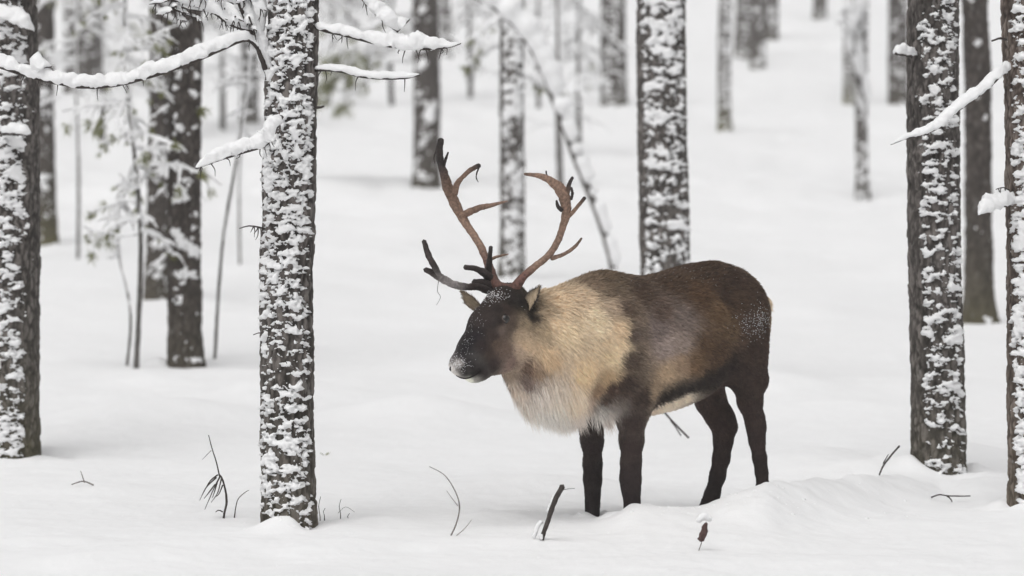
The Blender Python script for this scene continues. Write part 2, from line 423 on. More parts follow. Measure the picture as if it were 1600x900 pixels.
CAMDIR = -math.pi / 2
def px_tree(name, uL, uR, v, label, lean_px=0, y=None, kind='pine_tree', cover=.4, th=0., mat=None, seed=1, r_top=None, group=None, **k):
    """trunk between photo columns uL..uR at its foot; lean_px: column shift at the top edge of the photo"""
    b = ground_at((uL + uR) / 2, v) if y is None else None
    if b is None:
        x = (P((uL + uR) / 2, 450, y))[0]; b = np.array([x, y, gz(x, y)])
    y = b[1]; r = (uR - uL) / 2 / FPX * y
    top = P(uL, 0, y)[2]; h = max(top - b[2], .3)
    lean = (lean_px / FPX * y / h, 0)
    t = thing(name, b, label, 'tree', group)
    near = y < 21
    d = dict(nth=128 if near else 56, dz=.0055 if near else .02, zvis=h + .25, H=h + 4)
    d.update(k)
    trunk(t, b, r, (r_top / FPX * y if r_top else r * .95), h, lean, seed, cover=cover, th_c=CAMDIR + th, mat=mat or M_BARK, **d)
    return t, b

# --- the five trunks near the animal
t_main, b_main = px_tree('pine_tree', 407, 492, 815, 'snow-plastered pine trunk left of the reindeer with the low snowy limbs', lean_px=9, y=15.92, cover=.46, th=-.08, seed=3, r_top=40, flare=.008, thick=.012, blob=(14, 25), spread=1.28)
t_fl, b_fl = px_tree('pine_tree', -48, 60, 712, 'broad pine trunk cut by the left photo edge, snow cap over a dark knot', lean_px=-4, y=19.6, cover=.46, th=-.25, seed=5, r_top=52, flare=.01, thick=.015, blob=(9.5, 17), spread=1.15, moss=.45)
t_r, b_r = px_tree('pine_tree', 1424, 1510, 745, 'brown pine trunk right of the reindeer with scattered snow clumps', lean_px=-3, y=18.3, cover=.34, th=.2, seed=8, r_top=40, flare=.004, thick=.014, blob=(9, 17), spread=1.0)
t_re, b_re = px_tree('pine_tree', 1578, 1668, 790, 'reddish pine trunk cut by the right photo edge, heavily snowed', lean_px=-22, y=16.9, cover=.60, th=.12, seed=11, mat=M_BARK_RED, r_top=46, flare=.004, thick=.016, blob=(10, 20), spread=1.2)
t_mid, b_mid = px_tree('pine_tree', 1003, 1084, 0, "upright speckled pine trunk rising behind the reindeer's back", lean_px=-6, y=25.0, cover=.50, th=.08, seed=14, r_top=38, flare=.01, nth=96, dz=.009, thick=.018, blob=(9, 14), spread=1.15)

# --- trunks standing in the blurred background
BG = [  # uL, uR, base v, lean, cover, bark, seed, label
    (58, 90, 382, -2, .12, M_BARK_DARK, 21, 'plain dark trunk just right of the left-edge pine', .9),
    (264, 317, 572, 0, .16, M_BARK_DARK, 22, 'dark double-looking trunk behind the snowy sapling, standing nearest on the left', .2),
    (228, 262, 473, 4, .14, M_BARK_DARK, 23, 'dark trunk half hidden behind the snowy sapling', .2),
    (645, 687, 292, -2, .20, M_BARK_DARK, 24, 'dark trunk with few round snow spots above the tall antler', .2),
    (688, 706, 96, -2, .2, M_BARK_DARK, 25, 'thin far trunk just right of the spotted dark trunk', .2),
    (780, 819, 436, 4, .55, M_BARK, 26, 'snow-mottled trunk seen between the two antlers', .2),
    (939, 980, 166, 0, .25, M_BARK_DARK, 27, 'dark far trunk right of the bent birch', .2),
    (1122, 1143, 209, 0, .42, M_BARK, 28, 'slim mossy trunk in front of the far dark clump', 1.3),
    (1147, 1176, 92, 2, .2, M_BARK_DARK, 29, 'far grey trunk, left one of the crowded far clump', .2),
    (1172, 1196, 108, 0, .2, M_BARK_DARK, 30, 'far grey trunk, front one of the crowded far clump', .2),
    (1196, 1216, 62, 0, .2, M_BARK_DARK, 31, 'far grey trunk, right one of the crowded far clump', .2),
    (1270, 1292, 28, 0, .1, M_BARK_DARK, 32, 'farthest dark trunk stub at the top edge right of the clump', .2),
    (1317, 1335, 158, 2, .3, M_BARK, 33, 'thin trunk with mossy foot behind the slim snow-hung tree', 1.2),
    (1338, 1358, 300, -2, .45, M_BARK, 34, 'slim grey trunk with a snowy fork, left of the dark right trunks', .2),
    (1388, 1420, 155, -2, .12, M_BARK_DARK, 35, 'bare dark far trunk left of the brown right pine', .2),
    (1509, 1552, 506, -12, .012, M_BARK_DARK, 36, 'smooth dark trunk with flared foot behind the brown right pine', .5),
    (374, 403, 192, 0, .3, M_BARK_DARK, 37, 'far trunk seen just left of the snow-plastered pine', .2),
    (100, 158, 148, 0, .15, M_BARK_DARK, 38, 'far grey trunk behind the long sagging limb', .2),
]
TR = {}
for uL, uR, v, lean, cov, mat, sd_, lab, ms in BG:
    t, b = px_tree('background_trunk', uL, uR, v, lab, lean_px=lean, cover=cov * .8, th=rng.uniform(-.2, .2), mat=mat, seed=sd_, thick=.016, bark=.010,
                   flare=.03 if sd_ != 36 else .07, blob=(4.2, 6) if mat is M_BARK_DARK else (9, 13), spread=1.1, moss=ms, group='trunks standing in the blurred forest behind')
    TR[sd_] = (t, b)

# --- limbs of the near pines
Y = 16.1
def pp(lst, y): return [P(q[0], q[1], q[2] if len(q) > 2 else y) for q in lst]
snow_branch(t_main, pp([(402, 76, 15.840), (394, 66, 15.800), (386, 63, 15.770), (372, 65, 15.740), (330, 84, 15.720), (270, 108, 15.700), (200, 129, 15.690), (140, 136, 15.690), (85, 129, 15.700), (40, 117, 15.720), (-5, 102, 15.740), (-60, 80, 15.770)], Y),
            .008, .008, [.02, .025, .03, .038, .048, .052, .048, .046, .046, .046, .04, .03], [.03, .035, .04, .045, .05, .05, .05, .05, .05, .05, .045, .04], 101, lumps=.45, twigs=10)
snow_branch(t_main, pp([(60, 118, 15.700), (66, 108, 15.700), (80, 104, 15.700)], Y), .008, .004, [.02, .06, .03], [.04, .07, .05], 111)
snow_branch(t_main, pp([(424, 135, 15.890), (410, 95, 15.850), (396, 55, 15.830), (380, 20, 15.820), (362, -25, 15.810)], Y), .012, .008, [.02, .035, .04, .04, .04], [.06, .075, .09, .09, .08], 102)
snow_branch(t_main, pp([(392, 50, 15.830), (360, 38, 15.770), (330, 18, 15.750), (300, 8, 15.740), (262, -2, 15.730)], Y), .007, .003, [.02, .03, .04, .045, .03], [.04, .05, .05, .06, .04], 103, twigs=14)
snow_branch(t_main, pp([(388, 40, 15.830), (372, 10, 15.870), (340, -5, 15.870), (300, -20, 15.870)], Y), .007, .003, [.03, .04, .05, .04], [.05, .06, .06, .05], 104, twigs=8)
snow_branch(t_main, pp([(398, 60, 15.850), (405, 20, 15.920), (395, -20, 15.970)], Y), .006, .003, [.03, .03, .03], [.06, .07, .06], 105, twigs=4)
snow_branch(t_main, pp([(440, 182, 15.720), (428, 205, 15.690), (415, 226, 15.670), (380, 238, 15.650), (345, 249, 15.630), (306, 263, 15.610)], Y), .010, .004, [.03, .05, .055, .05, .045, .02], [.05, .05, .055, .05, .045, .02], 106, twigs=12)
snow_branch(t_main, pp([(492, 42, 15.870), (510, 48, 15.820), (540, 55, 15.790), (580, 66, 15.770), (620, 74, 15.750), (660, 77, 15.740), (700, 74, 15.730), (720, 68, 15.730)], Y), .009, .0025, [.02, .03, .035, .04, .06, .06, .03, .006], [.03, .04, .045, .05, .06, .06, .035, .01], 107, twigs=14)
snow_branch(t_main, pp([(492, 110, 15.870), (510, 109, 15.820), (535, 112, 15.800), (565, 120, 15.770), (600, 123, 15.750), (635, 122, 15.740), (656, 117, 15.740)], Y), .007, .003, [.015, .02, .028, .03, .03, .024, .01], [.03, .035, .04, .045, .045, .04, .02], 108, twigs=5)
snow_branch(t_main, pp([(492, -60, 15.870), (545, -25, 15.820), (580, 15, 15.800), (605, 38, 15.790), (622, 50, 15.790)], Y), .007, .003, [.02, .03, .05, .06, .03], [.04, .05, .07, .08, .05], 109, twigs=3)
snow_branch(t_main, pp([(620, 50, 15.790), (628, 42, 15.790), (640, 30, 15.790)], Y), .004, .003, [.03, .05, .03], [.05, .07, .05], 112)
snow_branch(t_main, pp([(416, 358, 15.870), (400, 354, 15.820), (388, 353, 15.800), (374, 357, 15.770)], Y), .004, .002, [0] * 4, [0] * 4, 113, bare=True, twigs=5)
snow_branch(t_main, pp([(414, 521, 15.870), (405, 520, 15.820), (396, 523, 15.790)], Y), .003, .002, [0] * 3, [0] * 3, 114, bare=True)
snow_branch(t_main, pp([(492, 168, 15.870), (500, 168, 15.820), (506, 166, 15.790)], Y), .006, .004, [0] * 3, [0] * 3, 115, bare=True)
rs = np.random.default_rng(400)
for i in range(26):      # lacy tangle of snowed twigs at the top of the fork
    u, v = rs.uniform(255, 402), rs.uniform(-18, 30); du, dv = rs.uniform(-34, 34), rs.uniform(4, 24)
    if u < 300: dv *= .5
    h_ = rs.uniform(.008, .03)
    snow_branch(t_main, pp([(u, v, 15.770 + rs.uniform(-.1, .12)), (u + du * .5, v + dv * .7, 15.770), (u + du, v + dv, 15.770 + rs.uniform(-.1, .12))], Y), .004, .0018, [h_ * .5, h_, h_ * .4], [h_ * .8, h_ * 1.4, h_ * .6], 410 + i, twigs=3)
# left-edge pine: clumps and short stubs
snow_branch(t_fl, pp([(-10, 20, 19.4), (15, 32, 19.35), (35, 42, 19.33), (52, 50, 19.33)], Y), .012, .006, [.04, .06, .06, .03], [.08, .09, .08, .05], 120)
snow_branch(t_fl, pp([(5, 208, 19.4), (25, 208, 19.33), (48, 212, 19.3)], Y), .012, .008, [.03, .045, .03], [.08, .09, .06], 121)
# right pines
snow_branch(t_re, pp([(1580, 104, 16.9), (1560, 120, 16.75), (1540, 140, 16.7), (1510, 162, 16.65), (1485, 182, 16.62), (1465, 200, 16.6), (1440, 211, 16.58), (1415, 217, 16.56), (1392, 226, 16.55)], Y), .011, .002, [.03, .035, .035, .035, .035, .035, .03, .02, .004], [.045, .05, .055, .055, .055, .055, .045, .03, .008], 122)
snow_branch(t_re, pp([(1585, 318, 16.9), (1565, 322, 16.75), (1545, 327, 16.7), (1528, 337, 16.65)], Y), .009, .004, [.04, .06, .06, .02], [.06, .07, .06, .03], 123)
snow_branch(t_re, pp([(1582, 300, 16.9), (1568, 293, 16.75), (1556, 296, 16.7)], Y), .003, .002, [0] * 3, [0] * 3, 124, bare=True, twigs=3)
snow_branch(t_re, pp([(1572, 62, 16.8), (1562, 60, 16.7), (1550, 64, 16.65)], Y), .006, .004, [0] * 3, [0] * 3, 126, bare=True)
snow_branch(t_r, pp([(1432, 90, 18.3), (1418, 86, 18.2), (1400, 84, 18.1)], Y), .010, .008, [.02, .04, .04], [.05, .06, .05], 125)

# --- snow-hung fork on the slim trunk, right background
t34, b34 = TR[34]
yb = b34[1]
snow_branch(t34, pp([(1352, 150, yb - .1), (1338, 120, yb - .2), (1330, 80, yb - .2), (1326, 40, yb - .2), (1322, -20, yb - .2)], yb), .03, .02, [.1, .12, .12, .12, .12], [.14, .15, .15, .15, .15], 130)
snow_branch(t34, pp([(1350, 155, yb - .2), (1335, 60, yb - .3), (1345, 20, yb - .3), (1362, -20, yb - .2)], yb), .02, .015, [.1, .12, .15, .12], [.12, .14, .16, .14], 131)
for i in range(10):
    u = random.uniform(1318, 1345); v = random.uniform(-5, 50)
    snow_branch(t34, pp([(u, v, yb - .3), (u + random.uniform(-8, 8), v + random.uniform(6, 16), yb - .35), (u + random.uniform(-14, 14), v + random.uniform(16, 28), yb - .3)], yb), .012, .006, [.02, .04, .02], [.05, .08, .04], 140 + i)

# --- bent birch bowing under snow
bb = ground_at(960, 462)
t_bent = thing('bent_birch', bb, 'thin young birch bowed in an arch by snow behind the right antler', 'tree')
yb = bb[1]
pts = pp([(961, 466, yb), (956, 410, yb), (938, 345, yb), (905, 260, yb), (875, 180, yb), (850, 110, yb), (820, 55, yb), (785, 18, yb), (745, -8, yb), (680, -35, yb)], yb)
rb = np.linspace(.038, .044, 10); mb = MB(); tube(mb, pts, rb, 10, step=.05, rough=.2, seed=5); mb.build('trunk', M_STEM, t_bent)
mb = MB()
def snow_strip(mb, pts, hs, ws, seed, gap=.0):
    d = catmull(np.hstack([np.asarray(pts), np.asarray(hs)[:, None], np.asarray(ws)[:, None]]), 90)
    path, h, w = d[:, :3], d[:, 3], d[:, 4]; T, side, up = frames(path)
    if up[:, 2].mean() < 0: up = -up
    n = 10; ph = np.linspace(0, 2 * np.pi, n, endpoint=False); tt = np.arange(90) * .12; gap = gap * sstep(60, 36, np.arange(90.))
    g = perlin(np.stack([tt * 3, tt * 0 + seed, tt * 0], 1), seed) * 1.5
    f = np.clip(1 + g * .5 - gap * (g < -.2), .05, 1.6)
    zz = (h * f)[:, None] * np.where(np.sin(ph) > 0, np.sin(ph), .3 * np.sin(ph))[None]; xx = (w * f * .5)[:, None] * np.cos(ph)[None]
    V = (path[:, None] + side[:, None] * xx[..., None] + up[:, None] * zz[..., None]).reshape(-1, 3)
    mb.add(V, grid_faces(90, n))
snow_strip(mb, np.array(pts) + [.012, -.022, .012], [.07, .07, .075, .09, .12, .15, .17, .17, .15, .11], [.09, .095, .10, .12, .16, .19, .21, .21, .2, .16], 7, .75)
mb.build('snow_load', M_SNOW, t_bent)

# --- snowy saplings and hanging boughs, all out of focus
def tuft(mb, p, d, n, ln, rs):
    d = d / (np.linalg.norm(d) + 1e-9)
    for _ in range(n):
        a = d + rs.normal(0, .55, 3); a /= np.linalg.norm(a); a *= ln * rs.uniform(.7, 1.1)
        s = np.cross(a, rs.normal(0, 1, 3)); s = s / np.linalg.norm(s) * ln * .06
        q = p + rs.normal(0, ln * .2, 3)
        mb.add([q - s, q + s, q + a], T=[[0, 1, 2]])
def bough(wood, snow, needle, p, az, ln, drop, sc, rs, twigs=5, green=.3, snowy=1.0):
    d = np.array([math.cos(az), math.sin(az), 0]); pts = []
    for t in np.linspace(0, 1, 5):
        pts.append(p + d * ln * t + [0, 0, -drop * t * t * ln] + rs.normal(0, .02 * ln, 3))
    def limb(pts, r):
        pts = np.array(pts); k = len(pts)
        tube(wood, pts, np.linspace(r, r * .4, k), 5, step=ln / 8)
        f = rs.uniform(.6, 1.5, k); f[-1] *= .4
        tube(snow, pts + [0, 0, r * 1.2 * snowy], np.linspace(2.4 * r, 1.5 * r, k) * f * snowy, 7, step=ln / 14, rough=.35, seed=int(rs.integers(99)))
    limb(pts, sc)
    for _ in range(twigs):
        t = rs.uniform(.2, 1); i = min(int(t * 4), 3); a = pts[i] + (pts[i + 1] - pts[i]) * (t * 4 - i)
        az2 = az + rs.choice([-1, 1]) * rs.uniform(.5, 1.3); l2 = ln * rs.uniform(.2, .45)
        d2 = np.array([math.cos(az2), math.sin(az2), 0]); q = [a, a + d2 * l2 * .5 + [0, 0, -.1 * l2], a + d2 * l2 + [0, 0, -rs.uniform(.3, .9) * l2]]
        limb(q, sc * .65)
        if rs.random() < green: tuft(needle, q[2] - [0, 0, sc], q[2] - q[1] + [0, 0, -.2 * l2], 26, l2 * .45, rs)
    if rs.random() < green: tuft(needle, pts[-1], pts[-1] - pts[-2], 30, ln * .18, rs)

def sapling(name, u, v, label, r, htop_v, n, ln, v_low, sc, seed, green=.3, lean=0, group=None, twigs=5, snowy=1.0):
    b = ground_at(u, v); y = b[1]; rs = np.random.default_rng(seed)
    t = thing(name, b, label, 'tree', group)
    zt = P(u, htop_v, y)[2]; zl = P(u, v_low, y)[2]
    top = np.array([b[0] + lean / FPX * y, y, zt]); bend = rs.normal(0, .03, (3, 3)) * [1, 1, 0]
    pts = [b - [0, 0, .1], b + (top - b) * .3 + bend[0], b + (top - b) * .65 + bend[1], top]
    mb = MB(); tube(mb, pts, [r, r * .85, r * .6, r * .3], 8, step=.05, rough=.2, seed=seed); mb.build('trunk', M_STEM, t)
    pth = catmull(pts, 100)
    # snow line on the windward side of the stem
    ms = MB(); w = MB(); nn = MB()
    tube(ms, np.array(pts[1:]) + [r * .7, -r * .4, 0], [r * .5, r * .6, r * .5], 7, step=.04, rough=.9, seed=seed + 1)
    for i in range(n):
        z = zl + (zt - zl) * (i + rs.random()) / n; k = np.argmin(abs(pth[:, 2] - z))
        az = rs.uniform(0, 2 * math.pi)
        bough(w, ms, nn, pth[k], az, ln * rs.uniform(.5, 1.15), rs.uniform(-.35, .75), sc * rs.uniform(.6, 1.2), rs, twigs, green, snowy)
    w.build('boughs', M_TWIG, t, kind='stuff'); ms.build('bough_snow', M_SNOW, t, kind='stuff')
    if nn.n: nn.build('needles', M_NEEDLE, t, smooth=False, kind='stuff')
    return t
sapling('snowy_sapling', 212, 576, 'slender snow-hung pine sapling with green needle tufts, left background', .02, -160, 34, .46, 385, .009, 201, .4, lean=-14, twigs=7)
sapling('snowy_sapling', 196, 571, 'thin bare stem close on the left of the snow-hung sapling', .011, 300, 5, .16, 420, .006, 202, .0, lean=-10)
sapling('snowy_sapling', 334, 556, 'thin stem leaning right beside the dark double trunk', .013, -60, 8, .3, 240, .007, 203, 0, lean=62)
sapling('snowy_sapling', 286, 560, 'snowy bush branches climbing in front of the dark double trunk', .014, -20, 16, .22, 440, .007, 204, .04, lean=-20)
sapling('snowy_sapling', 375, 415, 'faint far stem left of the snow-plastered pine', .015, 60, 6, .3, 250, .008, 205, 0)
sapling('snowy_sapling', 246, 470, 'snow-crusted young pine in front of the half hidden trunk', .02, -80, 20, .30, 440, .008, 206, .06, lean=8, twigs=6)
sapling('snowy_sapling', 122, 400, 'white branchy young pine between the left-edge pine and the sapling', .02, -140, 26, .5, 160, .010, 207, .06, twigs=6)
sapling('snowy_sapling', 876, 300, 'faint frosted birch behind the arch of the bent birch', .05, -120, 20, .6, 200, .012, 208, .0, lean=-10, snowy=.62)
sapling('snowy_sapling', 905, 240, 'frosted far sapling left of the dark far trunk', .05, -120, 26, .9, 140, .028, 209, .02, snowy=.62)
sapling('snowy_sapling', 545, 170, 'snowy far spruce above the right limbs of the snow-plastered pine', .06, -150, 26, 1.2, 100, .035, 210, .05, snowy=.62)
sapling('snowy_sapling', 612, 165, 'second snowy far spruce beside the spotted dark trunk', .06, -150, 22, 1.0, 100, .035, 211, .05, snowy=.62)
sapling('snowy_sapling', 735, 150, 'white far spruce between spotted and mottled trunks', .06, -150, 24, 1.0, 100, .035, 212, .02, snowy=.62)
sapling('snowy_sapling', 348, 200, 'white far spruce behind the snowy fork of the pine', .06, -150, 24, 1.2, 120, .035, 213, .02, snowy=.62)
sapling('snowy_sapling', 300, 210, 'far snowy tree between the dark double trunk and the snowy fork', .05, -150, 26, .9, 120, .02, 214, .1, snowy=.7)
sapling('snowy_sapling', 160, 220, 'far snowy tree behind the tip of the tufted sapling', .05, -150, 30, .9, 130, .02, 215, .25, snowy=.7)
sapling('snowy_sapling', 520, 120, 'grey twiggy far tree peeping over the upper right limb near the pine', .07, -150, 30, 1.3, 80, .022, 216, .1, snowy=.6)
sapling('snowy_sapling', 842, 170, 'grey twiggy far tree under the crown of the bent birch', .05, -150, 30, .8, 130, .018, 217, .05, snowy=.6)
# boughs with green tips hanging from the spotted dark trunk and the mottled one
for key, spots, ln in ((24, [(640, 20, 3.3), (645, 45, 3.5), (642, 70, 3.2), (640, 95, 3.4), (648, 60, 2.9)], 1.25), (26, [(790, 30, 3.6), (812, 120, .2), (786, 75, 3.0)], .45)):
    t, b = TR[key]; rs = np.random.default_rng(300 + key); w, ms, nn = MB(), MB(), MB()
    for u, v, az in spots: bough(w, ms, nn, P(u, v, b[1]), az, ln * rs.uniform(.8, 1.1), rs.uniform(.4, .8), .02 * (1.3 if key == 24 else .7), rs, 7, .95, .9)
    w.build('boughs', M_TWIG, t, kind='stuff'); ms.build('bough_snow', M_SNOW, t, kind='stuff'); nn.build('needles', M_NEEDLE, t, smooth=False, kind='stuff')

# ------------------------------------------------------------------ the snow ground, one sheet
g = np.concatenate([-np.geomspace(.17, 3.0, 26)[::-1], np.linspace(-.165, .165, 480), np.geomspace(.17, 3.0, 26)])
rows = np.concatenate([np.linspace(-40, 9, 30), np.arange(9.3, 13, .05), np.arange(13, 19, .022), np.arange(19, 30, .06), np.arange(30, 60, .2), np.arange(60, 160, .7), np.geomspace(160, 480, 40)])
GY, GG = np.meshgrid(rows, g, indexing='ij'); GX = np.maximum(GY, 11) * GG
GZ = ground_z(GX.ravel(), GY.ravel())
o = mesh_np('snow_ground', np.stack([GX.ravel(), GY.ravel(), GZ], 1), grid_faces(len(rows), len(g), False), M_GROUND)
o['kind'] = 'structure'

# clods and crumbs of snow kicked up along the track
rs = np.random.default_rng(55); mb = MB()
ico_v = np.array([[0, 0, 1], [.89, 0, .45], [.28, .85, .45], [-.72, .53, .45], [-.72, -.53, .45], [.28, -.85, .45], [.72, .53, -.45], [-.28, .85, -.45], [-.89, 0, -.45], [-.28, -.85, -.45], [.72, -.53, -.45], [0, 0, -1]])
ico_f = np.array([[0, 1, 2], [0, 2, 3], [0, 3, 4], [0, 4, 5], [0, 5, 1], [1, 6, 2], [2, 7, 3], [3, 8, 4], [4, 9, 5], [5, 10, 1], [6, 7, 2], [7, 8, 3], [8, 9, 4], [9, 10, 5], [10, 6, 1], [11, 7, 6], [11, 8, 7], [11, 9, 8], [11, 10, 9], [11, 6, 10]])
for u0, u1, y0, y1, k, r0_, r1_ in ((985, 1110, 15.75, 16.05, 26, .004, .012), (1100, 1260, 15.8, 16.3, 26, .004, .012), (1200, 1440, 16.2, 17.5, 26, .004, .012), (895, 960, 16.05, 16.3, 14, .005, .013), (380, 520, 15.6, 16.1, 26, .004, .012), (0, 1600, 13.4, 18.5, 90, .002, .007)):
    for _ in range(k):
        yy = rs.uniform(y0, y1); xx = P(rs.uniform(u0, u1), 450, yy)[0]; r = r0_ + (r1_ - r0_) * rs.random() ** 2.5
        v_ = ico_v * rs.uniform(.6, 1.2, (12, 1)) * r * [1.2, 1.2, .8] + [xx, yy, gz(xx, yy) - r * .25]
        mb.add(v_, T=ico_f)
mb.build('snow_clods', M_GROUND, kind='stuff')

# ------------------------------------------------------------------ the reindeer
# body frame: s forward along the spine, t to the animal's left, z up; it faces left and 38 degrees towards the camera
AH = math.radians(38); E1 = np.array([-math.cos(AH), -math.sin(AH)]); E2 = np.array([math.sin(AH), -math.cos(AH)])
O2 = np.array([.4185, 16.2])
def B(s, t, z): q = O2 + E1 * s + E2 * t; return np.array([q[0], q[1], z])
VX = .0085
lo = np.array([-.42, 15.42, -.22]); hi = np.array([1.32, 17.12, 1.17])
dims = np.ceil((hi - lo) / VX).astype(int)
ax = [lo[i] + np.arange(dims[i]) * VX for i in range(3)]
FD = np.full(dims, 1.0, np.float32)
def region(a, b, pad):
    i0 = np.clip(((np.minimum(a, b) - pad - lo) / VX).astype(int), 0, dims); i1 = np.clip(((np.maximum(a, b) + pad - lo) / VX).astype(int) + 1, 0, dims)
    return tuple(slice(x, y) for x, y in zip(i0, i1))
def smin(a, b, k):
    h = np.clip(.5 + .5 * (b - a) / k, 0, 1); return b + (a - b) * h - k * h * (1 - h)
def cone(a, b, ra, rb, k, sub=False, squash=None):
    a, b = np.asarray(a, float), np.asarray(b, float); sl = region(a, b, max(ra, rb) + k + .03)
    X, Yg, Z = np.meshgrid(ax[0][sl[0]], ax[1][sl[1]], ax[2][sl[2]], indexing='ij')
    D = [X - a[0], Yg - a[1], Z - a[2]]; ba = b - a; L2 = ba @ ba + 1e-9
    if squash is not None:          # thinner across the horizontal direction squash[0] by factor squash[1]
        e, f = squash; dt = D[0] * e[0] + D[1] * e[1]; ex = dt * (1 / f - 1); D[0] = D[0] + ex * e[0]; D[1] = D[1] + ex * e[1]
    h = np.clip((D[0] * ba[0] + D[1] * ba[1] + D[2] * ba[2]) / L2, 0, 1)
    d = np.sqrt((D[0] - h * ba[0]) ** 2 + (D[1] - h * ba[1]) ** 2 + (D[2] - h * ba[2]) ** 2) - (ra + (rb - ra) * h)
    if squash is not None: d = d * .85
    FD[sl] = np.maximum(FD[sl], -d) if sub else smin(FD[sl], d.astype(np.float32), k)
def chain(pts, k):
    for (a, ra), (b, rb) in zip(pts[:-1], pts[1:]): cone(a, b, ra, rb, k)
def chain_px(lst, k): chain([(P(u, v, y), r * (.90 if v > 650 else 1)) for u, v, y, r in lst], k)
# torso: lofted sections  s, top, bottom, half width
SEC = np.array([(-.905, .87, .85, .01), (-.89, .935, .77, .07), (-.86, .975, .69, .115), (-.80, 1.025, .62, .16), (-.72, 1.062, .585, .19), (-.6, 1.086, .55, .215), (-.45, 1.074, .495, .24),
                (-.3, 1.043, .462, .25), (-.19, 1.026, .447, .235), (-.05, 1.038, .44, .205), (.04, 1.050, .44, .195), (.11, 1.035, .45, .185), (.19, .99, .48, .165), (.26, .93, .54, .135), (.32, .86, .63, .09), (.345, .80, .70, .01)])
SEC[:, 0] = np.where(SEC[:, 0] < -.4, -.4 + (SEC[:, 0] + .4) * .855, SEC[:, 0])
X, Yg, Z = np.meshgrid(*ax, indexing='ij')
sx = (X - O2[0]) * E1[0] + (Yg - O2[1]) * E1[1]; tx = (X - O2[0]) * E2[0] + (Yg - O2[1]) * E2[1]
sc_ = np.clip(sx, SEC[0, 0], SEC[-1, 0]); top = np.interp(sc_, SEC[:, 0], SEC[:, 1]); bot = np.interp(sc_, SEC[:, 0], SEC[:, 2]); hw = np.interp(sc_, SEC[:, 0], SEC[:, 3])
zc = (top + bot) / 2 + .02; hh = (top - bot) / 2
q = (np.abs(tx / hw) ** 2.15 + np.abs((Z - (top + bot) / 2) / hh) ** 2.15) ** (1 / 2.15)
d = (q - 1) * np.minimum(hh, hw); d = np.where(sx != sc_, np.sqrt(np.maximum(d, 0) ** 2 + (sx - sc_) ** 2), d)
FD = np.minimum(FD, d).astype(np.float32)
del X, Yg, Z, sx, tx, sc_, top, bot, hw, zc, hh, q, d
SQ = (E2, .74)
# neck and hanging mane mass
for a, b, ra, rb in (((.06, 0, .755), (.25, 0, .745), .262, .235), ((.25, 0, .745), (.41, 0, .775), .235, .175), ((.41, 0, .775), (.53, 0, .84), .175, .118),
                     ((.25, 0, .645), (.38, 0, .665), .155, .115), ((.38, 0, .665), (.455, .01, .71), .115, .08)):
    cone(B(*a), B(*b), ra, rb, .07, squash=SQ)
# shoulders, haunches
chain([(B(.06, .10, .80), .13), (B(.02, .115, .62), .105), (B(-.02, .13, .52), .075)], .06)
chain([(B(.06, -.10, .80), .13), (B(.04, -.115, .62), .10), (B(.03, -.12, .52), .07)], .06)
chain([(B(-.60, .085, .855), .145), (B(-.60, .115, .72), .12), (P(1172, 592, 16.47), .078)], .06)
chain([(B(-.58, -.085, .855), .145), (B(-.55, -.10, .72), .115), (P(1112, 622, 16.70), .062)], .06)
# legs (pixel column, row, distance, radius)
YF, YR = 16.12, 16.29
chain_px([(985, 612, 16.13, .075), (987, 645, YF, .060), (987, 690, YF, .050), (986, 722, YF, .043), (985, 748, YF, .0455), (986, 768, YF, .037), (988, 788, YF - .005, .031), (985, 806, YF - .02, .030), (982, 828, YF - .04, .034), (977, 852, YF - .06, .030)], .03)
chain_px([(918, 612, 16.27, .075), (922, 645, YR, .060), (925.5, 690, YR, .047), (926, 726, YR, .040), (926, 750, YR, .0385), (926, 772, YR, .031), (926, 790, YR - .01, .028), (925, 808, YR - .02, .028), (922, 828, YR - .04, .033), (917, 850, YR - .06, .03)], .03)
YL, YH = 16.56, 16.70
chain_px([(1170, 596, 16.5, .072), (1172, 628, 16.54, .050), (1178, 655, 16.57, .039), (1181, 672, YL, .037), (1183, 690, YL, .034), (1187, 716, YL, .029), (1190, 738, YL, .026), (1192, 760, YL - .01, .026), (1189, 785, YL - .03, .031), (1184, 805, YL - .06, .03)], .03)
cone(P(1185, 648, 16.58), P(1188, 668, 16.58), .022, .024, .025)
chain_px([(1108, 628, 16.70, .060), (1124, 650, 16.70, .056), (1131, 668, YH, .050), (1130, 690, YH, .042), (1127, 716, YH, .0375), (1121, 744, YH, .034), (1113, 772, YH - .01, .033), (1107, 787, YH - .02, .029), (1102, 800, YH - .04, .031), (1094, 818, YH - .06, .03)], .03)
cone(P(1140, 655, 16.71), P(1143, 668, 16.71), .024, .026, .025)
# head
chain([(P(789, 486, 15.85), .098), (P(764, 512, 15.76), .082), (P(741, 545, 15.69), .062), (P(724, 566, 15.645), .053)], .035)
chain([(P(806, 528, 15.87), .085), (P(780, 555, 15.77), .062), (P(748, 577, 15.68), .042), (P(739, 584, 15.665), .035)], .04)
cone(P(715, 571, 15.625), P(722, 576, 15.64), .036, .036, .02)
HF = np.array([-.72, -.69]); HL = np.array([.69, -.72])
def HM(p):      # mirror a head point to the animal's right side
    m = P(766, 512, 15.77); dlt = (p - m)[:2] @ HL; r = p.copy(); r[:2] -= 2 * dlt * HL; return r
eyeL = P(790, 497, 15.77); brow = P(789, 489, 15.795)
for pt in (brow, HM(brow)): cone(pt, pt + [.01, 0, .002], .026, .024, .03)
poll = P(792, 462, 15.9); cone(poll + np.r_[HL * .035, 0], poll - np.r_[HL * .035, 0], .05, .05, .04)
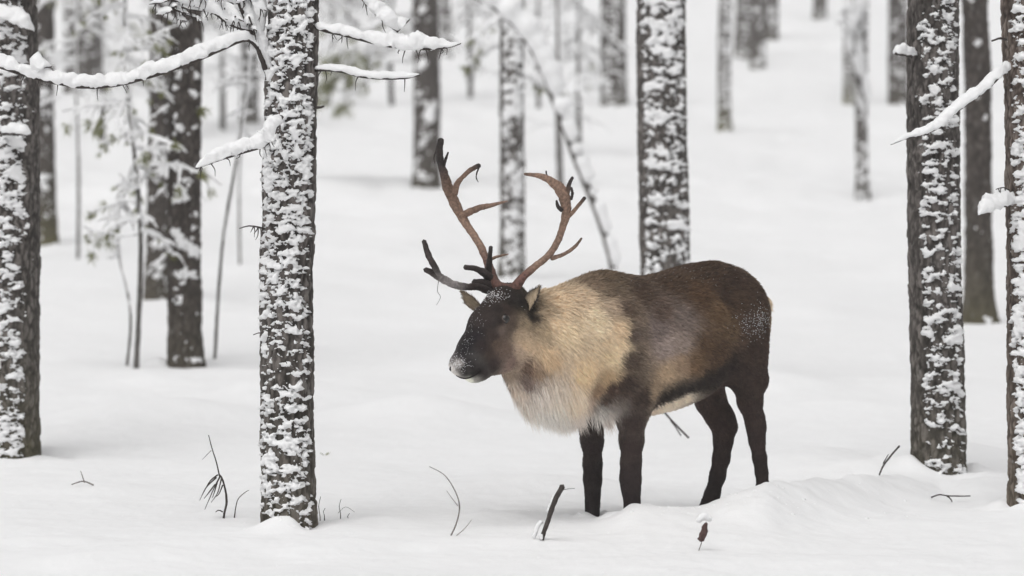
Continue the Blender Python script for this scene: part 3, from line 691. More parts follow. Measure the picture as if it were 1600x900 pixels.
for mir in (lambda p: p, HM):
    cone(mir(P(786, 512, 15.765)), mir(P(758, 538, 15.70)), .022, .016, .03)                 # cheek bone
    cone(mir(P(812, 560, 15.84)), mir(P(772, 574, 15.735)), .03, .022, .03)                   # lower jaw
# tail
chain([(B(-.80, 0, .945), .035), (B(-.835, 0, .90), .03), (B(-.835, 0, .83), .018)], .03)
# nostrils and mouth
nl = P(724, 563, 15.595)
cone(nl, nl + [.008, 0, .004], .012, .009, .01, sub=True)
for a_, b_ in (((712, 582, 15.605), (726, 585, 15.60)), ((726, 585, 15.60), (745, 582, 15.625)), ((745, 582, 15.625), (756, 576, 15.65))): cone(P(*a_), P(*b_), .006, .006, .01, sub=True)
cone(nl, nl + [.001, 0, 0], .004, .004, .01, sub=True); nr_ = P(705, 569, 15.585); cone(nr_, nr_ + [0, 0, .004], .009, .007, .01, sub=True)

def surface_nets(F, lo, h):
    ins = F < 0
    n = np.array(F.shape)
    c = [ins[i:n[0] - 1 + i, j:n[1] - 1 + j, k:n[2] - 1 + k] for i in (0, 1) for j in (0, 1) for k in (0, 1)]
    s = sum(x.astype(np.int8) for x in c); act = (s > 0) & (s < 8)
    idx = np.full(act.shape, -1, np.int32); cells = np.argwhere(act); idx[act] = np.arange(len(cells))
    acc = np.zeros((len(cells), 3)); cnt = np.zeros(len(cells))
    cor = [(i, j, k) for i in (0, 1) for j in (0, 1) for k in (0, 1)]
    for a in range(8):
        for b in range(a + 1, 8):
            if sum(abs(p - q) for p, q in zip(cor[a], cor[b])) != 1: continue
            ca, cb = cells + cor[a], cells + cor[b]
            fa = F[ca[:, 0], ca[:, 1], ca[:, 2]].astype(float); fb = F[cb[:, 0], cb[:, 1], cb[:, 2]].astype(float)
            m = (fa < 0) != (fb < 0); t = np.where(m, fa / np.where(m, fa - fb, 1), 0)
            p = np.array(cor[a]) + t[:, None] * (np.array(cor[b]) - np.array(cor[a]))
            acc[m] += p[m]; cnt[m] += 1
    V = lo + (cells + acc / cnt[:, None]) * h
    Q = []
    for d in range(3):
        e1, e2 = (d + 1) % 3, (d + 2) % 3
        sl0 = [slice(1, -1)] * 3; sl1 = [slice(1, -1)] * 3; sl0[d] = slice(0, -1); sl1[d] = slice(1, None)
        A = ins[tuple(sl0)]; Bm = ins[tuple(sl1)]
        for flip in (0, 1):
            e = np.argwhere((A & ~Bm) if flip == 0 else (~A & Bm))
            if not len(e): continue
            base = e.copy(); base[:, e1] += 1; base[:, e2] += 1
            def cell(o1, o2):
                q = base.copy(); q[:, e1] -= o1; q[:, e2] -= o2; return idx[q[:, 0], q[:, 1], q[:, 2]]
            w = [cell(1, 1), cell(0, 1), cell(0, 0), cell(1, 0)]
            if flip: w = w[::-1]
            Q.append(np.stack(w, 1))
    Q = np.vstack(Q); return V, Q[(Q >= 0).all(1)]
bv, bq = surface_nets(FD, lo, VX)
del FD
def relax(V, Q, it, f=.5):
    e = np.vstack([Q[:, [0, 1]], Q[:, [1, 2]], Q[:, [2, 3]], Q[:, [3, 0]]])
    deg = np.bincount(e.ravel(), minlength=len(V)).astype(float)
    for _ in range(it):
        s = np.stack([np.bincount(e[:, 0], V[e[:, 1], k], len(V)) + np.bincount(e[:, 1], V[e[:, 0], k], len(V)) for k in range(3)], 1)
        V = V + f * (s / deg[:, None] - V)
    return V
bv = relax(bv, bq, 3)
# keep the one connected figure
par = np.arange(len(bv))
for _ in range(400):
    m = par[bq].min(1); np_ = par.copy()
    for k in range(4): np.minimum.at(np_, bq[:, k], m)
    np_ = np_[np_]
    if (np_ == par).all(): break
    par = np_
main = np.bincount(par).argmax(); kv = par == main; ren = np.cumsum(kv) - 1
bq = ren[bq[kv[bq].all(1)]]; bv = bv[kv]
def normals(V, Q):
    n = np.cross(V[Q[:, 2]] - V[Q[:, 0]], V[Q[:, 3]] - V[Q[:, 1]]); N = np.zeros_like(V)
    for k in range(4):
        for c in range(3): N[:, c] += np.bincount(Q[:, k], n[:, c], len(V))
    return N / (np.linalg.norm(N, axis=1)[:, None] + 1e-12)
bn = normals(bv, bq)

# coat colours, with relief shading painted into the face, and hair lengths, given at spots of the coat (pixel of the spot, sRGB, hair length cm)
COAT = [(880, 520, 198, 178, 146, 4), (930, 500, 204, 186, 156, 4), (950, 560, 198, 177, 142, 4), (905, 580, 192, 168, 132, 5), (862, 505, 184, 163, 133, 4), (905, 462, 168, 148, 122, 4), (875, 470, 176, 156, 128, 4),
        (925, 443, 120, 102, 84, 3.5), (945, 432, 96, 82, 68, 3), (812, 630, 198, 190, 182, 8), (832, 625, 216, 211, 205, 8), (845, 612, 216, 211, 204, 8), (870, 615, 206, 197, 185, 7), (895, 636, 200, 190, 180, 7), (838, 600, 200, 190, 180, 7), 
        (870, 648, 214, 208, 200, 9), (860, 632, 214, 208, 201, 9), (890, 652, 196, 186, 177, 8), (900, 625, 160, 138, 122, 6), (912, 645, 70, 60, 54, 3), (927, 640, 58, 48, 44, 2.5), (940, 625, 78, 64, 56, 3), (953, 606, 72, 58, 52, 3), (950, 653, 84, 70, 62, 2.5), (938, 650, 74, 62, 56, 2.5), (930, 605, 140, 114, 88, 4), (945, 588, 160, 134, 100, 4), (850, 600, 190, 178, 164, 8), (880, 605, 186, 170, 150, 8), (820, 640, 208, 202, 194, 10), (962, 540, 194, 173, 141, 4), (966, 515, 172, 150, 120, 4), (955, 480, 150, 130, 108, 4),
        (955, 452, 104, 90, 76, 3), (975, 480, 92, 78, 68, 3), (988, 520, 92, 80, 73, 3), (983, 560, 84, 72, 64, 3), (975, 600, 66, 55, 50, 2.5), (1000, 622, 66, 55, 50, 2.5), (1025, 515, 118, 104, 98, 3), (1035, 540, 138, 122, 114, 3),
        (1060, 535, 132, 116, 106, 3), (1060, 500, 112, 99, 92, 3), (1030, 485, 92, 78, 70, 3), (1000, 455, 78, 65, 56, 3), (1050, 445, 72, 58, 48, 3), (1100, 420, 64, 51, 42, 3), (1150, 440, 60, 48, 41, 3), (1090, 460, 80, 63, 50, 3), (1120, 485, 98, 79, 62, 3), (1135, 510, 96, 79, 63, 3),
        (1100, 540, 86, 69, 55, 3), (1040, 582, 158, 134, 106, 3), (1062, 568, 142, 118, 94, 3), (1024, 602, 144, 122, 97, 3), (1085, 568, 112, 90, 70, 3), (1120, 555, 82, 66, 54, 3), (1035, 622, 46, 39, 36, 3), (1045, 616, 42, 36, 33, 3), (1060, 612, 40, 34, 32, 3), (1075, 606, 40, 34, 32, 3), (1090, 601, 42, 36, 33, 3), (1105, 594, 44, 37, 34, 3), (1122, 586, 46, 39, 36, 3), (1138, 577, 50, 42, 39, 2.5), (1025, 630, 60, 50, 46, 3),
        (1022, 646, 200, 182, 160, 3.5), (1040, 643, 206, 190, 168, 3.5), (1060, 640, 206, 190, 168, 3.5), (1080, 634, 206, 190, 168, 3.5), (1092, 640, 76, 64, 59, 1.2), (1104, 634, 70, 58, 54, 1.2), (1118, 628, 66, 55, 51, 1), (1128, 618, 84, 72, 67, 1.2), (1148, 602, 60, 50, 46, 1.2), (1150, 590, 60, 50, 46, 1.5), (1160, 612, 60, 50, 46, 1.2), (1172, 618, 60, 50, 46, 1.2), (1185, 622, 58, 48, 44, 1.2), (1180, 450, 66, 54, 46, 3), (1186, 462, 68, 55, 47, 3), (1190, 436, 70, 57, 48, 3), (1196, 520, 66, 54, 47, 2.5), (1175, 430, 60, 48, 41, 3), (1170, 505, 74, 61, 54, 2.5), (1180, 550, 62, 51, 46, 2), (1190, 600, 58, 48, 44, 1.5),
        (1160, 600, 60, 50, 46, 1.5), (1175, 640, 60, 50, 47, 1), (1183, 690, 54, 45, 43, .8), (1190, 735, 46, 39, 37, .8), (1120, 640, 66, 54, 50, 1), (1133, 665, 62, 51, 48, .8), (1128, 710, 56, 47, 45, .8), (1112, 770, 44, 38, 37, .8),
        (988, 660, 62, 52, 49, 1), (987, 700, 56, 47, 45, .8), (985, 745, 48, 41, 40, .8), (987, 790, 42, 36, 36, .8), (922, 660, 58, 49, 47, 1), (925, 700, 54, 46, 45, .8), (926, 745, 46, 40, 39, .8), (926, 790, 40, 35, 35, .8),
        (792, 486, 64, 54, 50, .4), (765, 500, 60, 52, 50, .4), (752, 540, 56, 48, 47, .4), (728, 543, 34, 32, 34, .5), (744, 523, 42, 38, 40, .5), (790, 545, 98, 83, 74, .7), (776, 536, 90, 77, 69, .5), (765, 552, 74, 63, 58, .4), (736, 530, 36, 33, 35, .5), (742, 514, 44, 40, 40, .5), (722, 551, 30, 28, 30, .4), (785, 514, 96, 84, 77, .4), (796, 508, 92, 80, 72, .4), (783, 504, 44, 38, 36, .3), (781, 483, 48, 42, 40, .4), (772, 505, 52, 46, 44, .6), (800, 505, 84, 73, 66, .4),  # face colours; cheek and under-eye spots lightened, bridge darkened to imitate relief shading
        (712, 568, 138, 133, 130, .3), (705, 577, 178, 172, 168, .3), (714, 584, 176, 172, 166, .3), (720, 566, 140, 135, 132, .3), (722, 571, 118, 113, 110, .3), (709, 561, 92, 88, 88, .3), (716, 577, 96, 90, 88, .3), (717, 556, 48, 44, 46, .4), (724, 558, 44, 40, 42, .4), (731, 567, 38, 34, 36, .3), (725, 574, 30, 27, 28, .3), (728, 577, 60, 54, 54, .4), (738, 574, 46, 41, 42, .4), (733, 594, 190, 190, 176, .3), (726, 593, 180, 178, 166, .3), (745, 592, 120, 116, 110, .5), (756, 585, 60, 53, 52, .5), (745, 580, 50, 44, 44, .4), (718, 583, 36, 31, 31, .3), (728, 585, 34, 30, 30, .3), (738, 584, 34, 30, 30, .3), (748, 581, 36, 32, 32, .3), (727, 564, 26, 23, 24, .3), (772, 525, 66, 56, 53, .8), (745, 505, 62, 55, 54, .7), (770, 570, 62, 53, 51, .7), (775, 466, 66, 58, 55, 1), (800, 462, 52, 46, 44, 1.2), (750, 478, 60, 52, 50, 1)]
COAT += [(800, 568, 118, 99, 90, .8), (812, 552, 156, 136, 116, 1.5), (802, 580, 142, 124, 106, 1.5), (790, 591, 146, 128, 110, 2), (816, 525, 150, 130, 106, 1.5), (822, 505, 128, 112, 90, 1.5), (822, 540, 166, 144, 116, 2.5), (823, 574, 104, 85, 74, 4), (819, 592, 120, 103, 95, 5), (834, 572, 140, 117, 95, 5), (850, 555, 172, 148, 116, 5), (800, 612, 186, 172, 158, 6), (812, 614, 176, 164, 152, 7), (830, 480, 46, 41, 36, 1), (830, 494, 40, 35, 32, 1), (838, 500, 44, 38, 34, 1.5), (846, 510, 150, 130, 102, 3), (815, 472, 42, 38, 35, 1), (850, 488, 150, 130, 104, 3), (798, 470, 44, 39, 36, .8)]
bvh = BVHTree.FromPolygons([tuple(x) for x in bv], [tuple(int(i) for i in f) for f in bq])
cpos, ccol, clen = [], [], []
def lin(c): c = np.asarray(c, float) / 255; return np.where(c <= .04045, c / 12.92, ((c + .055) / 1.055) ** 2.4)
CAMP = Vector((0, 0, CAM_H))
def hit(u, v):
    d = Vector(P(u, v, 16.0)) - CAMP; r = bvh.ray_cast(CAMP, d.normalized())
    return None if r[0] is None else (np.array(r[0]), np.array(r[1]))
for u, v, r, g_, b_, ln in COAT:
    h = hit(u, v)
    if h is None:
        n_ = bvh.find_nearest(Vector(P(u, v, 15.66 if u < 765 else 15.85 if u < 850 else 16.2))); h = (np.array(n_[0]), None)
    cpos.append(h[0]); lc = lin((r, g_, b_)); lc = lc.mean() + (lc - lc.mean()) * (1.15 - .3 * float(sstep(.05, .2, lc.mean()))); lc = lc * (1.18 + .95 * float(sstep(.04, .38, lc.mean()))); lc = lc * (.72 if u < 832 and v < 600 and lc.mean() < .075 else 1); ccol.append(lc * min(1, .90 / lc.max())); clen.append(ln / 100 * (1.3 if ln >= 7 else 1))
for q_, c_, l_ in ((B(.14, 0, .46), (70, 58, 52), .02), (B(.19, .05, .48), (84, 70, 62), .025), (B(.19, -.05, .48), (84, 70, 62), .025), (B(.10, .08, .48), (62, 52, 48), .015), (B(-.835, 0, .90), (196, 178, 154), .05), (B(-.835, 0, .84), (206, 192, 172), .05), (B(-.80, 0, .97), (110, 92, 76), .035), (B(-.78, .06, .80), (150, 128, 104), .03), (B(-.80, .07, .88), (84, 70, 60), .03)):
    cpos.append(q_); ccol.append(lin(c_) * 1.45); clen.append(l_)
cpos, ccol, clen = np.array(cpos), np.clip(np.array(ccol), 0, .92), np.array(clen)
# the coat is the same on both flanks: work in (s, |t|, z), head in its own mirrored frame
def coat_space(p):
    s = (p[:, :2] - O2) @ E1; t = (p[:, :2] - O2) @ E2
    return np.stack([s, np.abs(t) * .8 + 0 * s, p[:, 2]], 1)
def coat(p):
    a = p; m = P(766, 512, 15.77)
    th = (p[:, :2] - m[:2]) @ HL; headw = sstep(.45, .60, (p[:, :2] - O2) @ E1)
    far = (headw > 0.5) & (th < 0)
    a = p.copy(); a[far, :2] -= 2 * th[far, None] * HL * .0     # the face is mapped directly; both cheeks are dark
    best_c = np.zeros((len(p), 3)); best_l = np.zeros(len(p)); ws = np.zeros(len(p))
    A = coat_space(a); C = coat_space(cpos)
    hd = ((cpos[:, :2] - O2) @ E1) > .47
    low = cpos[:, 2] < .45
    for i in range(len(C)):
        d2 = ((A - C[i]) ** 2).sum(1)
        if low[i]: d2 = ((a - cpos[i]) ** 2).sum(1)
        w = 1 / (d2 + .00016) ** 2.1
        best_c += w[:, None] * ccol[i]; best_l += w * clen[i]; ws += w
    return best_c / ws[:, None], best_l / ws
_w = bv * [22, 22, 34]; vc, vl = coat(bv + .026 * np.stack([fbm(_w, 3, .7, 81), fbm(_w, 3, .7, 82), fbm(_w * [1, 1, .6], 3, .7, 83)], 1) * np.where((bv[:, :2] - O2) @ E1 > .5, .3, 1.)[:, None])
mott = 1 + .22 * fbm(bv * 14, 4, .65, 77) + .2 * fbm(bv * [26, 26, 70], 2, .6, 78)
pale_ = sstep(.12, .5, vc.mean(1)); vc = vc * (1 + (mott - 1) * (1 - .75 * pale_))[:, None]
# hooves are black horn
deer = thing('reindeer', (*B(-.3, 0, 0)[:2], 0.0), 'brown reindeer with pale mane and large antlers standing in snow', 'reindeer')
body = mesh_np('body', bv, bq, M_COAT, deer, cols=vc)
def in_px(p, u0, u1, v0, v1):
    a, b = proj(p); return (u0 < a < u1) and (v0 < b < v1)

EH = hit(790, 498); EYES = [EH[0] - EH[1] * .007]; EYES.append(HM(EYES[0]))
# fur: short tapering hairs combed back along the coat
def hair_layer(name, count, parent, seed, wid=.0026, length_mul=1.0, lift=(.15, .45), only=None):
    rs = np.random.default_rng(seed)
    ar = np.linalg.norm(np.cross(bv[bq[:, 2]] - bv[bq[:, 0]], bv[bq[:, 3]] - bv[bq[:, 1]]), axis=1)
    fl = vl[bq].mean(1); wgt = ar * (.5 + .5 / (1 + fl / .02))
    fc = bv[bq].mean(1)
    for e_ in EYES: wgt = wgt * (((fc - e_) ** 2).sum(1) > .021 ** 2)
    if only is not None: wgt = wgt * only(bv[bq].mean(1), fl)
    f = rs.choice(len(bq), count, p=wgt / wgt.sum()); a, b = rs.random((count, 1)), rs.random((count, 1))
    Q = bq[f]; bil = lambda A: A[Q[:, 0]] * (1 - a) * (1 - b) + A[Q[:, 1]] * a * (1 - b) + A[Q[:, 2]] * a * b + A[Q[:, 3]] * (1 - a) * b
    p = bil(bv); n = bil(bn); n /= np.linalg.norm(n, axis=1)[:, None]; c = bil(vc); ln = bil(vl[:, None])[:, 0] * length_mul * rs.uniform(.6, 1.15, count)
    s = (p[:, :2] - O2) @ E1
    back = np.array([-E1[0], -E1[1], 0.]); down = np.array([0, 0, -1.])
    wd = np.where(p[:, 2] < .5, 1.4, .55) + np.clip(s, 0, .6) * 1.3
    wd = np.where(s > .52, .5, wd)
    d = back + down * wd[:, None] + rs.normal(0, .22, (count, 3))
    d -= n * (d * n).sum(1)[:, None]; d /= np.linalg.norm(d, axis=1)[:, None] + 1e-9
    lf = rs.uniform(lift[0], lift[1], count)[:, None]
    mid = p + (d * (1 - lf * .4) + n * lf) * (ln * .5)[:, None]
    droop = np.clip((ln - .04) / .06, 0, 1)[:, None]
    tip = mid + (d + n * lf * .5 + down * droop * .9 + rs.normal(0, .12, (count, 3))) * (ln * .5)[:, None]
    sd_ = np.cross(d, n); tw = rs.normal(0, .5, (count, 1)); sd_ = sd_ * np.cos(tw) + n * np.sin(tw)
    w = (wid * rs.uniform(.7, 1.3, count))[:, None] * (.5 + np.clip(ln / .03, .2, 1))[:, None] * sd_ * .5
    root = p - n * .003
    V = np.stack([root + w, root - w, mid - w * .8, mid + w * .8, tip], 1).reshape(-1, 3)
    k = np.arange(count)[:, None] * 5
    clump = fbm(p * 60, 2, .5, seed + 3)
    cc = c * (1 + (.6 * clump + rs.normal(0, .17, count)) * (1 - .6 * sstep(.12, .5, c.mean(1))))[:, None]
    cc = np.clip(cc, .004, .93)
    return mesh_np(name, V, [k + [0, 1, 2, 3], k + [3, 2, 4]], M_FUR, parent, smooth=False, cols=np.repeat(cc, 5, 0), kind='stuff')
hair_layer('fur', 210000, deer, 31, wid=.0028, lift=(.12, .5))
hair_layer('mane', 26000, deer, 32, wid=.003, length_mul=1.05, lift=(.1, .35), only=lambda p, l: np.where(l > .045, 1.0, 0.0))

# ears
def ear(base, tip, face, wid, inner, outer):
    """a cupped leaf-shaped ear: face is the direction the hollow looks towards"""
    base, tip = np.asarray(base, float), np.asarray(tip, float); axd = tip - base; L = np.linalg.norm(axd); axd /= L
    face = np.asarray(face, float); face = face - axd * (face @ axd); face /= np.linalg.norm(face); sid = np.cross(axd, face)
    m, n = 18, 13; t = np.linspace(0, 1, m)[:, None]; a = np.linspace(-1, 1, n)[None]
    w = wid * (.45 + .9 * t - 1.35 * t ** 2.6) ; w = np.maximum(w, .002)
    cup = (a ** 2) * w * .75
    def sheet(off):
        return base + axd * (t * L)[..., None] + sid * (w * a)[..., None] + face * (cup + off * (1 - a ** 2 * .6) * np.sqrt(np.clip(1 - t, 0, 1) + .05))[..., None]
    V = np.vstack([sheet(.0).reshape(-1, 3), sheet(-.012).reshape(-1, 3)]); N = m * n
    F1 = grid_faces(m, n, False); F2 = F1[:, ::-1] + N
    edge = []
    for i in range(m - 1): edge += [(i * n, (i + 1) * n, (i + 1) * n + N, i * n + N), ((i + 1) * n + n - 1, i * n + n - 1, i * n + n - 1 + N, (i + 1) * n + n - 1 + N)]
    for j in range(n - 1): edge += [((m - 1) * n + j, (m - 1) * n + j + 1, (m - 1) * n + j + 1 + N, (m - 1) * n + j + N)]
    rim = np.abs(a) ** 3 * np.ones_like(t); ci = np.asarray(inner) * (1 - rim[..., None]) + np.asarray(outer) * rim[..., None]
    C = np.vstack([ci.reshape(-1, 3), np.broadcast_to(np.asarray(outer), (N, 3))])
    o = mesh_np('ear', V, [F1, F2, np.array(edge)], M_COAT, deer, cols=C)
    # ear hair
    rs = np.random.default_rng(5); k = rs.integers(0, 2 * N, 900); p = V[k]; c = C[k]
    d = axd + rs.normal(0, .35, (900, 3)); d /= np.linalg.norm(d, axis=1)[:, None]; sdv = np.cross(d, rs.normal(0, 1, (900, 3))); sdv /= np.linalg.norm(sdv, axis=1)[:, None]
    V2 = np.stack([p - sdv * .0012, p + sdv * .0012, p + d * .018], 1).reshape(-1, 3)
    mesh_np('ear_hair', V2, np.arange(2700).reshape(-1, 3), M_FUR, o, smooth=False, cols=np.repeat(c * rs.uniform(.7, 1.3, (900, 1)), 3, 0), kind='stuff')
pale, dusk, dark_ = lin((176, 160, 138)) * 1.2, lin((112, 98, 84)) * 1.2, lin((54, 48, 44)) * 1.2
ear(P(750, 482, 15.98), P(723, 457, 15.99), (-.5, -.8, 0), .034, pale * .8, dusk)
ear(P(824, 484, 15.82), P(842, 450, 15.83), (-.5, -.8, .1), .040, pale, dark_)

# eyes
def ball(c, r, n=14):
    th = np.linspace(0, np.pi, n); ph = np.linspace(0, 2 * np.pi, 2 * n, endpoint=False)
    T, Ph = np.meshgrid(th, ph, indexing='ij')
    return np.asarray(c) + r * np.stack([np.sin(T) * np.cos(Ph), np.sin(T) * np.sin(Ph), np.cos(T)], -1).reshape(-1, 3), grid_faces(n, 2 * n)
h = EH; ec = EYES[0]
for c in EYES:
    V, Q = ball(c, .021); e = mesh_np('eye', V, Q, M_EYE, deer)
    ring = MB(); nrm = h[1] if c is ec else None
    # eyelids: a ring of skin round the eyeball
    nn_ = h[1] / np.linalg.norm(h[1])
    if c is not ec: nn_ = nn_.copy(); nn_[:2] -= 2 * (nn_[:2] @ HL) * HL
    s1 = np.cross(nn_, [0, 0, 1.]); s1 /= np.linalg.norm(s1); s2 = np.cross(s1, nn_)
    a = np.linspace(0, 2 * np.pi, 17); pts = c + nn_ * .010 + s1 * (.020 * np.cos(a))[:, None] + s2 * (.0145 * np.sin(a))[:, None]
    tube(ring, pts, np.full(17, .0030), 6, step=.004, col=lin((92, 82, 78)) * 1.1); ring.build('eyelid', M_COAT, e)

# mouth line and nostrils
def face_line(name, px, r):
    mb = MB(); pts = []
    for u, v in px:
        h_ = hit(u, v)
        if h_ is None: n_ = bvh.find_nearest(Vector(P(u, v, 15.64))); h_ = (np.array(n_[0]), np.array(n_[1]))
        pts.append(h_[0] + h_[1] * .0025)
    tube(mb, pts, r, 6, step=.004, col=lin((30, 26, 26))); mb.build(name, M_COAT, deer)
face_line('mouth', [(713, 586), (722, 590), (732, 590), (742, 586), (752, 579)], [.0015, .003, .0032, .003, .0015])
face_line('nostril', [(729, 569), (726, 573), (721, 577)], [.003, .0055, .003])
face_line('nostril', [(705, 572), (704, 576), (705, 579)], [.002, .004, .002])
# antlers
BONE, RED, VEL, FROST = lin((140, 114, 98)) * .92, lin((98, 70, 62)) * .9, lin((50, 43, 41)) * 1.1, lin((120, 114, 112)) * 1.15
def crop(x, y, Yd): return P(640 + x / 3.2156, 200 + y / 3.2156, Yd)
def antler(parts):
    mb = MB()
    for i, (pts, rad, cols, fl) in enumerate(parts):
        tube(mb, [crop(*q) for q in pts], np.array(rad) * 1.38 / 1000, 14, step=.006, rough=.16, seed=60 + i, col=np.array(cols), flat=fl, flatdir=(.75, .1, .6) if fl is not None else None)
    return mb.build('antler', M_ANTLER, deer)
# the animal's right antler (left in the photo): tall beam, long brow tine with velvet
antler([
    ([(460, 850, 15.93), (425, 800, 15.95), (398, 690, 16.0), (345, 575, 16.06), (272, 462, 16.12), (225, 375, 16.14), (190, 290, 16.12), (160, 190, 16.08), (150, 120, 16.04), (157, 60, 16.0)], [21, 20, 13, 11.5, 12, 13, 13, 11, 11, 10],
     [RED, RED, RED * 1.1, BONE, BONE, BONE * .9, BONE * .75, VEL * 1.5, VEL, VEL], [1.2, 1.2, 1, 1, 1.1, 1.25, 1.25, 1.1, 1, 1]),
    ([(222, 330, 16.13), (240, 280, 16.12), (265, 248, 16.1), (305, 212, 16.07), (350, 187, 16.04)], [12, 9, 7, 7.5, 7], [BONE * .8, BONE, BONE, BONE * .7, VEL], None),
    ([(255, 440, 16.12), (295, 425, 16.11), (345, 403, 16.08), (410, 388, 16.04), (492, 367, 16.0)], [9, 11, 9.5, 7, 2], [BONE, BONE * .95, BONE * .8, BONE * .85, BONE], None),
    ([(418, 752, 15.93), (440, 788, 15.89), (480, 803, 15.86), (520, 800, 15.84), (550, 775, 15.84)], [14, 15, 14, 13, 10], [RED * .8, RED, RED, RED, RED], None),
    ([(170, 190, 16.08), (182, 155, 16.06), (194, 122, 16.04)], [6, 4.5, 2.5], [VEL, VEL, VEL], None),
    ([(395, 665, 16.01), (430, 650, 16.0), (465, 640, 15.98), (495, 634, 15.96)], [6, 4.5, 3.5, 2], [BONE, BONE, BONE * .8, BONE], None),
    ([(400, 800, 15.93), (395, 740, 15.94), (402, 660, 15.9), (408, 598, 15.86)], [15, 12, 8.5, 6], [RED * .7, VEL, VEL, VEL], None),
    ([(410, 760, 15.92), (370, 725, 15.88), (325, 705, 15.85), (278, 700, 15.82)], [14, 12, 8.5, 8], [VEL, VEL, VEL, VEL], None),
    ([(420, 800, 15.92), (370, 780, 15.89), (322, 775, 15.87)], [16, 13, 10], [VEL, VEL, VEL], None),
    ([(420, 830, 15.91), (350, 800, 15.85), (290, 797, 15.79), (230, 788, 15.74), (170, 760, 15.70), (120, 730, 15.68), (78, 712, 15.67)], [12, 11, 10.5, 11.5, 12.5, 10.5, 8], [VEL, VEL, VEL * 1.2, FROST, FROST, VEL * 1.3, VEL], None),
    ([(150, 745, 15.69), (125, 695, 15.66), (95, 640, 15.64), (72, 568, 15.62)], [10, 9.5, 9.5, 7.5], [FROST, VEL * 1.3, VEL * 1.6, VEL], None),
    ([(350, 195, 16.04), (338, 225, 16.04), (335, 250, 16.04), (345, 272, 16.04)], [2.5, 2.5, 2, 1], [VEL, VEL, VEL, VEL], None),
    ([(135, 110, 16.05), (122, 150, 16.05), (128, 180, 16.05)], [2, 2, 1], [VEL, VEL, VEL], None),
    ([(145, 770, 15.70), (140, 820, 15.70), (155, 850, 15.70), (135, 890, 15.70)], [1.0, .8, .7, .5], [VEL] * 4, None),
])
# the animal's left antler (right in the photo): curved beam ending in a small palm
antler([
    ([(490, 850, 15.87), (530, 800, 15.84), (575, 745, 15.84), (640, 688, 15.86), (700, 638, 15.88), (745, 565, 15.9), (775, 480, 15.9), (787, 405, 15.88), (770, 330, 15.86), (728, 280, 15.84), (660, 243, 15.82), (578, 231, 15.8)], [19, 16, 12, 10.5, 10.5, 10, 11, 13, 13, 11, 8.5, 4],
     [RED, RED, RED * 1.2, BONE * .9, BONE * .85, BONE * .85, BONE, BONE, BONE, BONE * 1.1, BONE * 1.1, BONE * .7], [1.1, 1.1, 1, 1, 1, 1, 1.1, 1.3, 1.4, 1.3, 1, 1]),
    ([(790, 450, 15.89), (822, 420, 15.87), (852, 385, 15.85), (880, 350, 15.83)], [8, 6, 5.5, 5.5], [BONE, BONE, BONE * .8, VEL], None),
    ([(775, 370, 15.87), (793, 320, 15.86), (803, 280, 15.85), (818, 248, 15.84)], [10, 8, 6, 4.5], [BONE, BONE * .6, VEL * 1.4, VEL], None),
    ([(712, 655, 15.88), (755, 642, 15.9), (800, 620, 15.92), (838, 588, 15.94), (864, 554, 15.95)], [7, 6, 5.5, 5, 3], [BONE * .9, BONE * .8, BONE * .8, BONE * .7, BONE * .6], None),
    ([(695, 252, 15.83), (688, 235, 15.83), (686, 216, 15.83)], [4, 3, 2], [BONE, VEL, VEL], None),
    ([(765, 415, 15.86), (745, 392, 15.85), (738, 365, 15.85)], [6, 6, 3], [VEL] * 3, None),
    ([(812, 360, 15.85), (818, 330, 15.85), (812, 300, 15.85)], [4, 4.5, 4], [VEL] * 3, None),
])
# snow dust caught in the coat
def dust(n, spots, seed):
    rs = np.random.default_rng(seed); mb = MB()
    oct_v = np.array([[1, 0, 0], [-1, 0, 0], [0, 1, 0], [0, -1, 0], [0, 0, 1], [0, 0, -1.]]); oct_f = np.array([[0, 2, 4], [2, 1, 4], [1, 3, 4], [3, 0, 4], [2, 0, 5], [1, 2, 5], [3, 1, 5], [0, 3, 5]])
    for u, v, su, sv, k, r in spots:
        for _ in range(k):
            h = hit(rs.normal(u, su), rs.normal(v, sv))
            if h is None: continue
            mb.add(h[0] + h[1] * .008 + oct_v * rs.uniform(.4, 1.3, (6, 1)) * r, T=oct_f, C=(.85, .85, .86))
    return mb.build('snow_dust', M_SNOW, deer, smooth=False, kind='stuff')
dust(0, [(1170, 502, 12, 10, 110, .0016), (1188, 496, 8, 12, 120, .0017), (1178, 518, 10, 9, 60, .0014), (768, 463, 13, 4, 170, .002), (760, 470, 10, 6, 60, .0016), (745, 495, 8, 14, 40, .0012), (728, 545, 8, 14, 40, .0012),
         (712, 568, 7, 6, 150, .0016), (724, 568, 5, 5, 40, .0014), (733, 528, 6, 16, 25, .0012), (900, 470, 40, 14, 50, .0012), (1080, 430, 60, 10, 70, .0012)], 9)

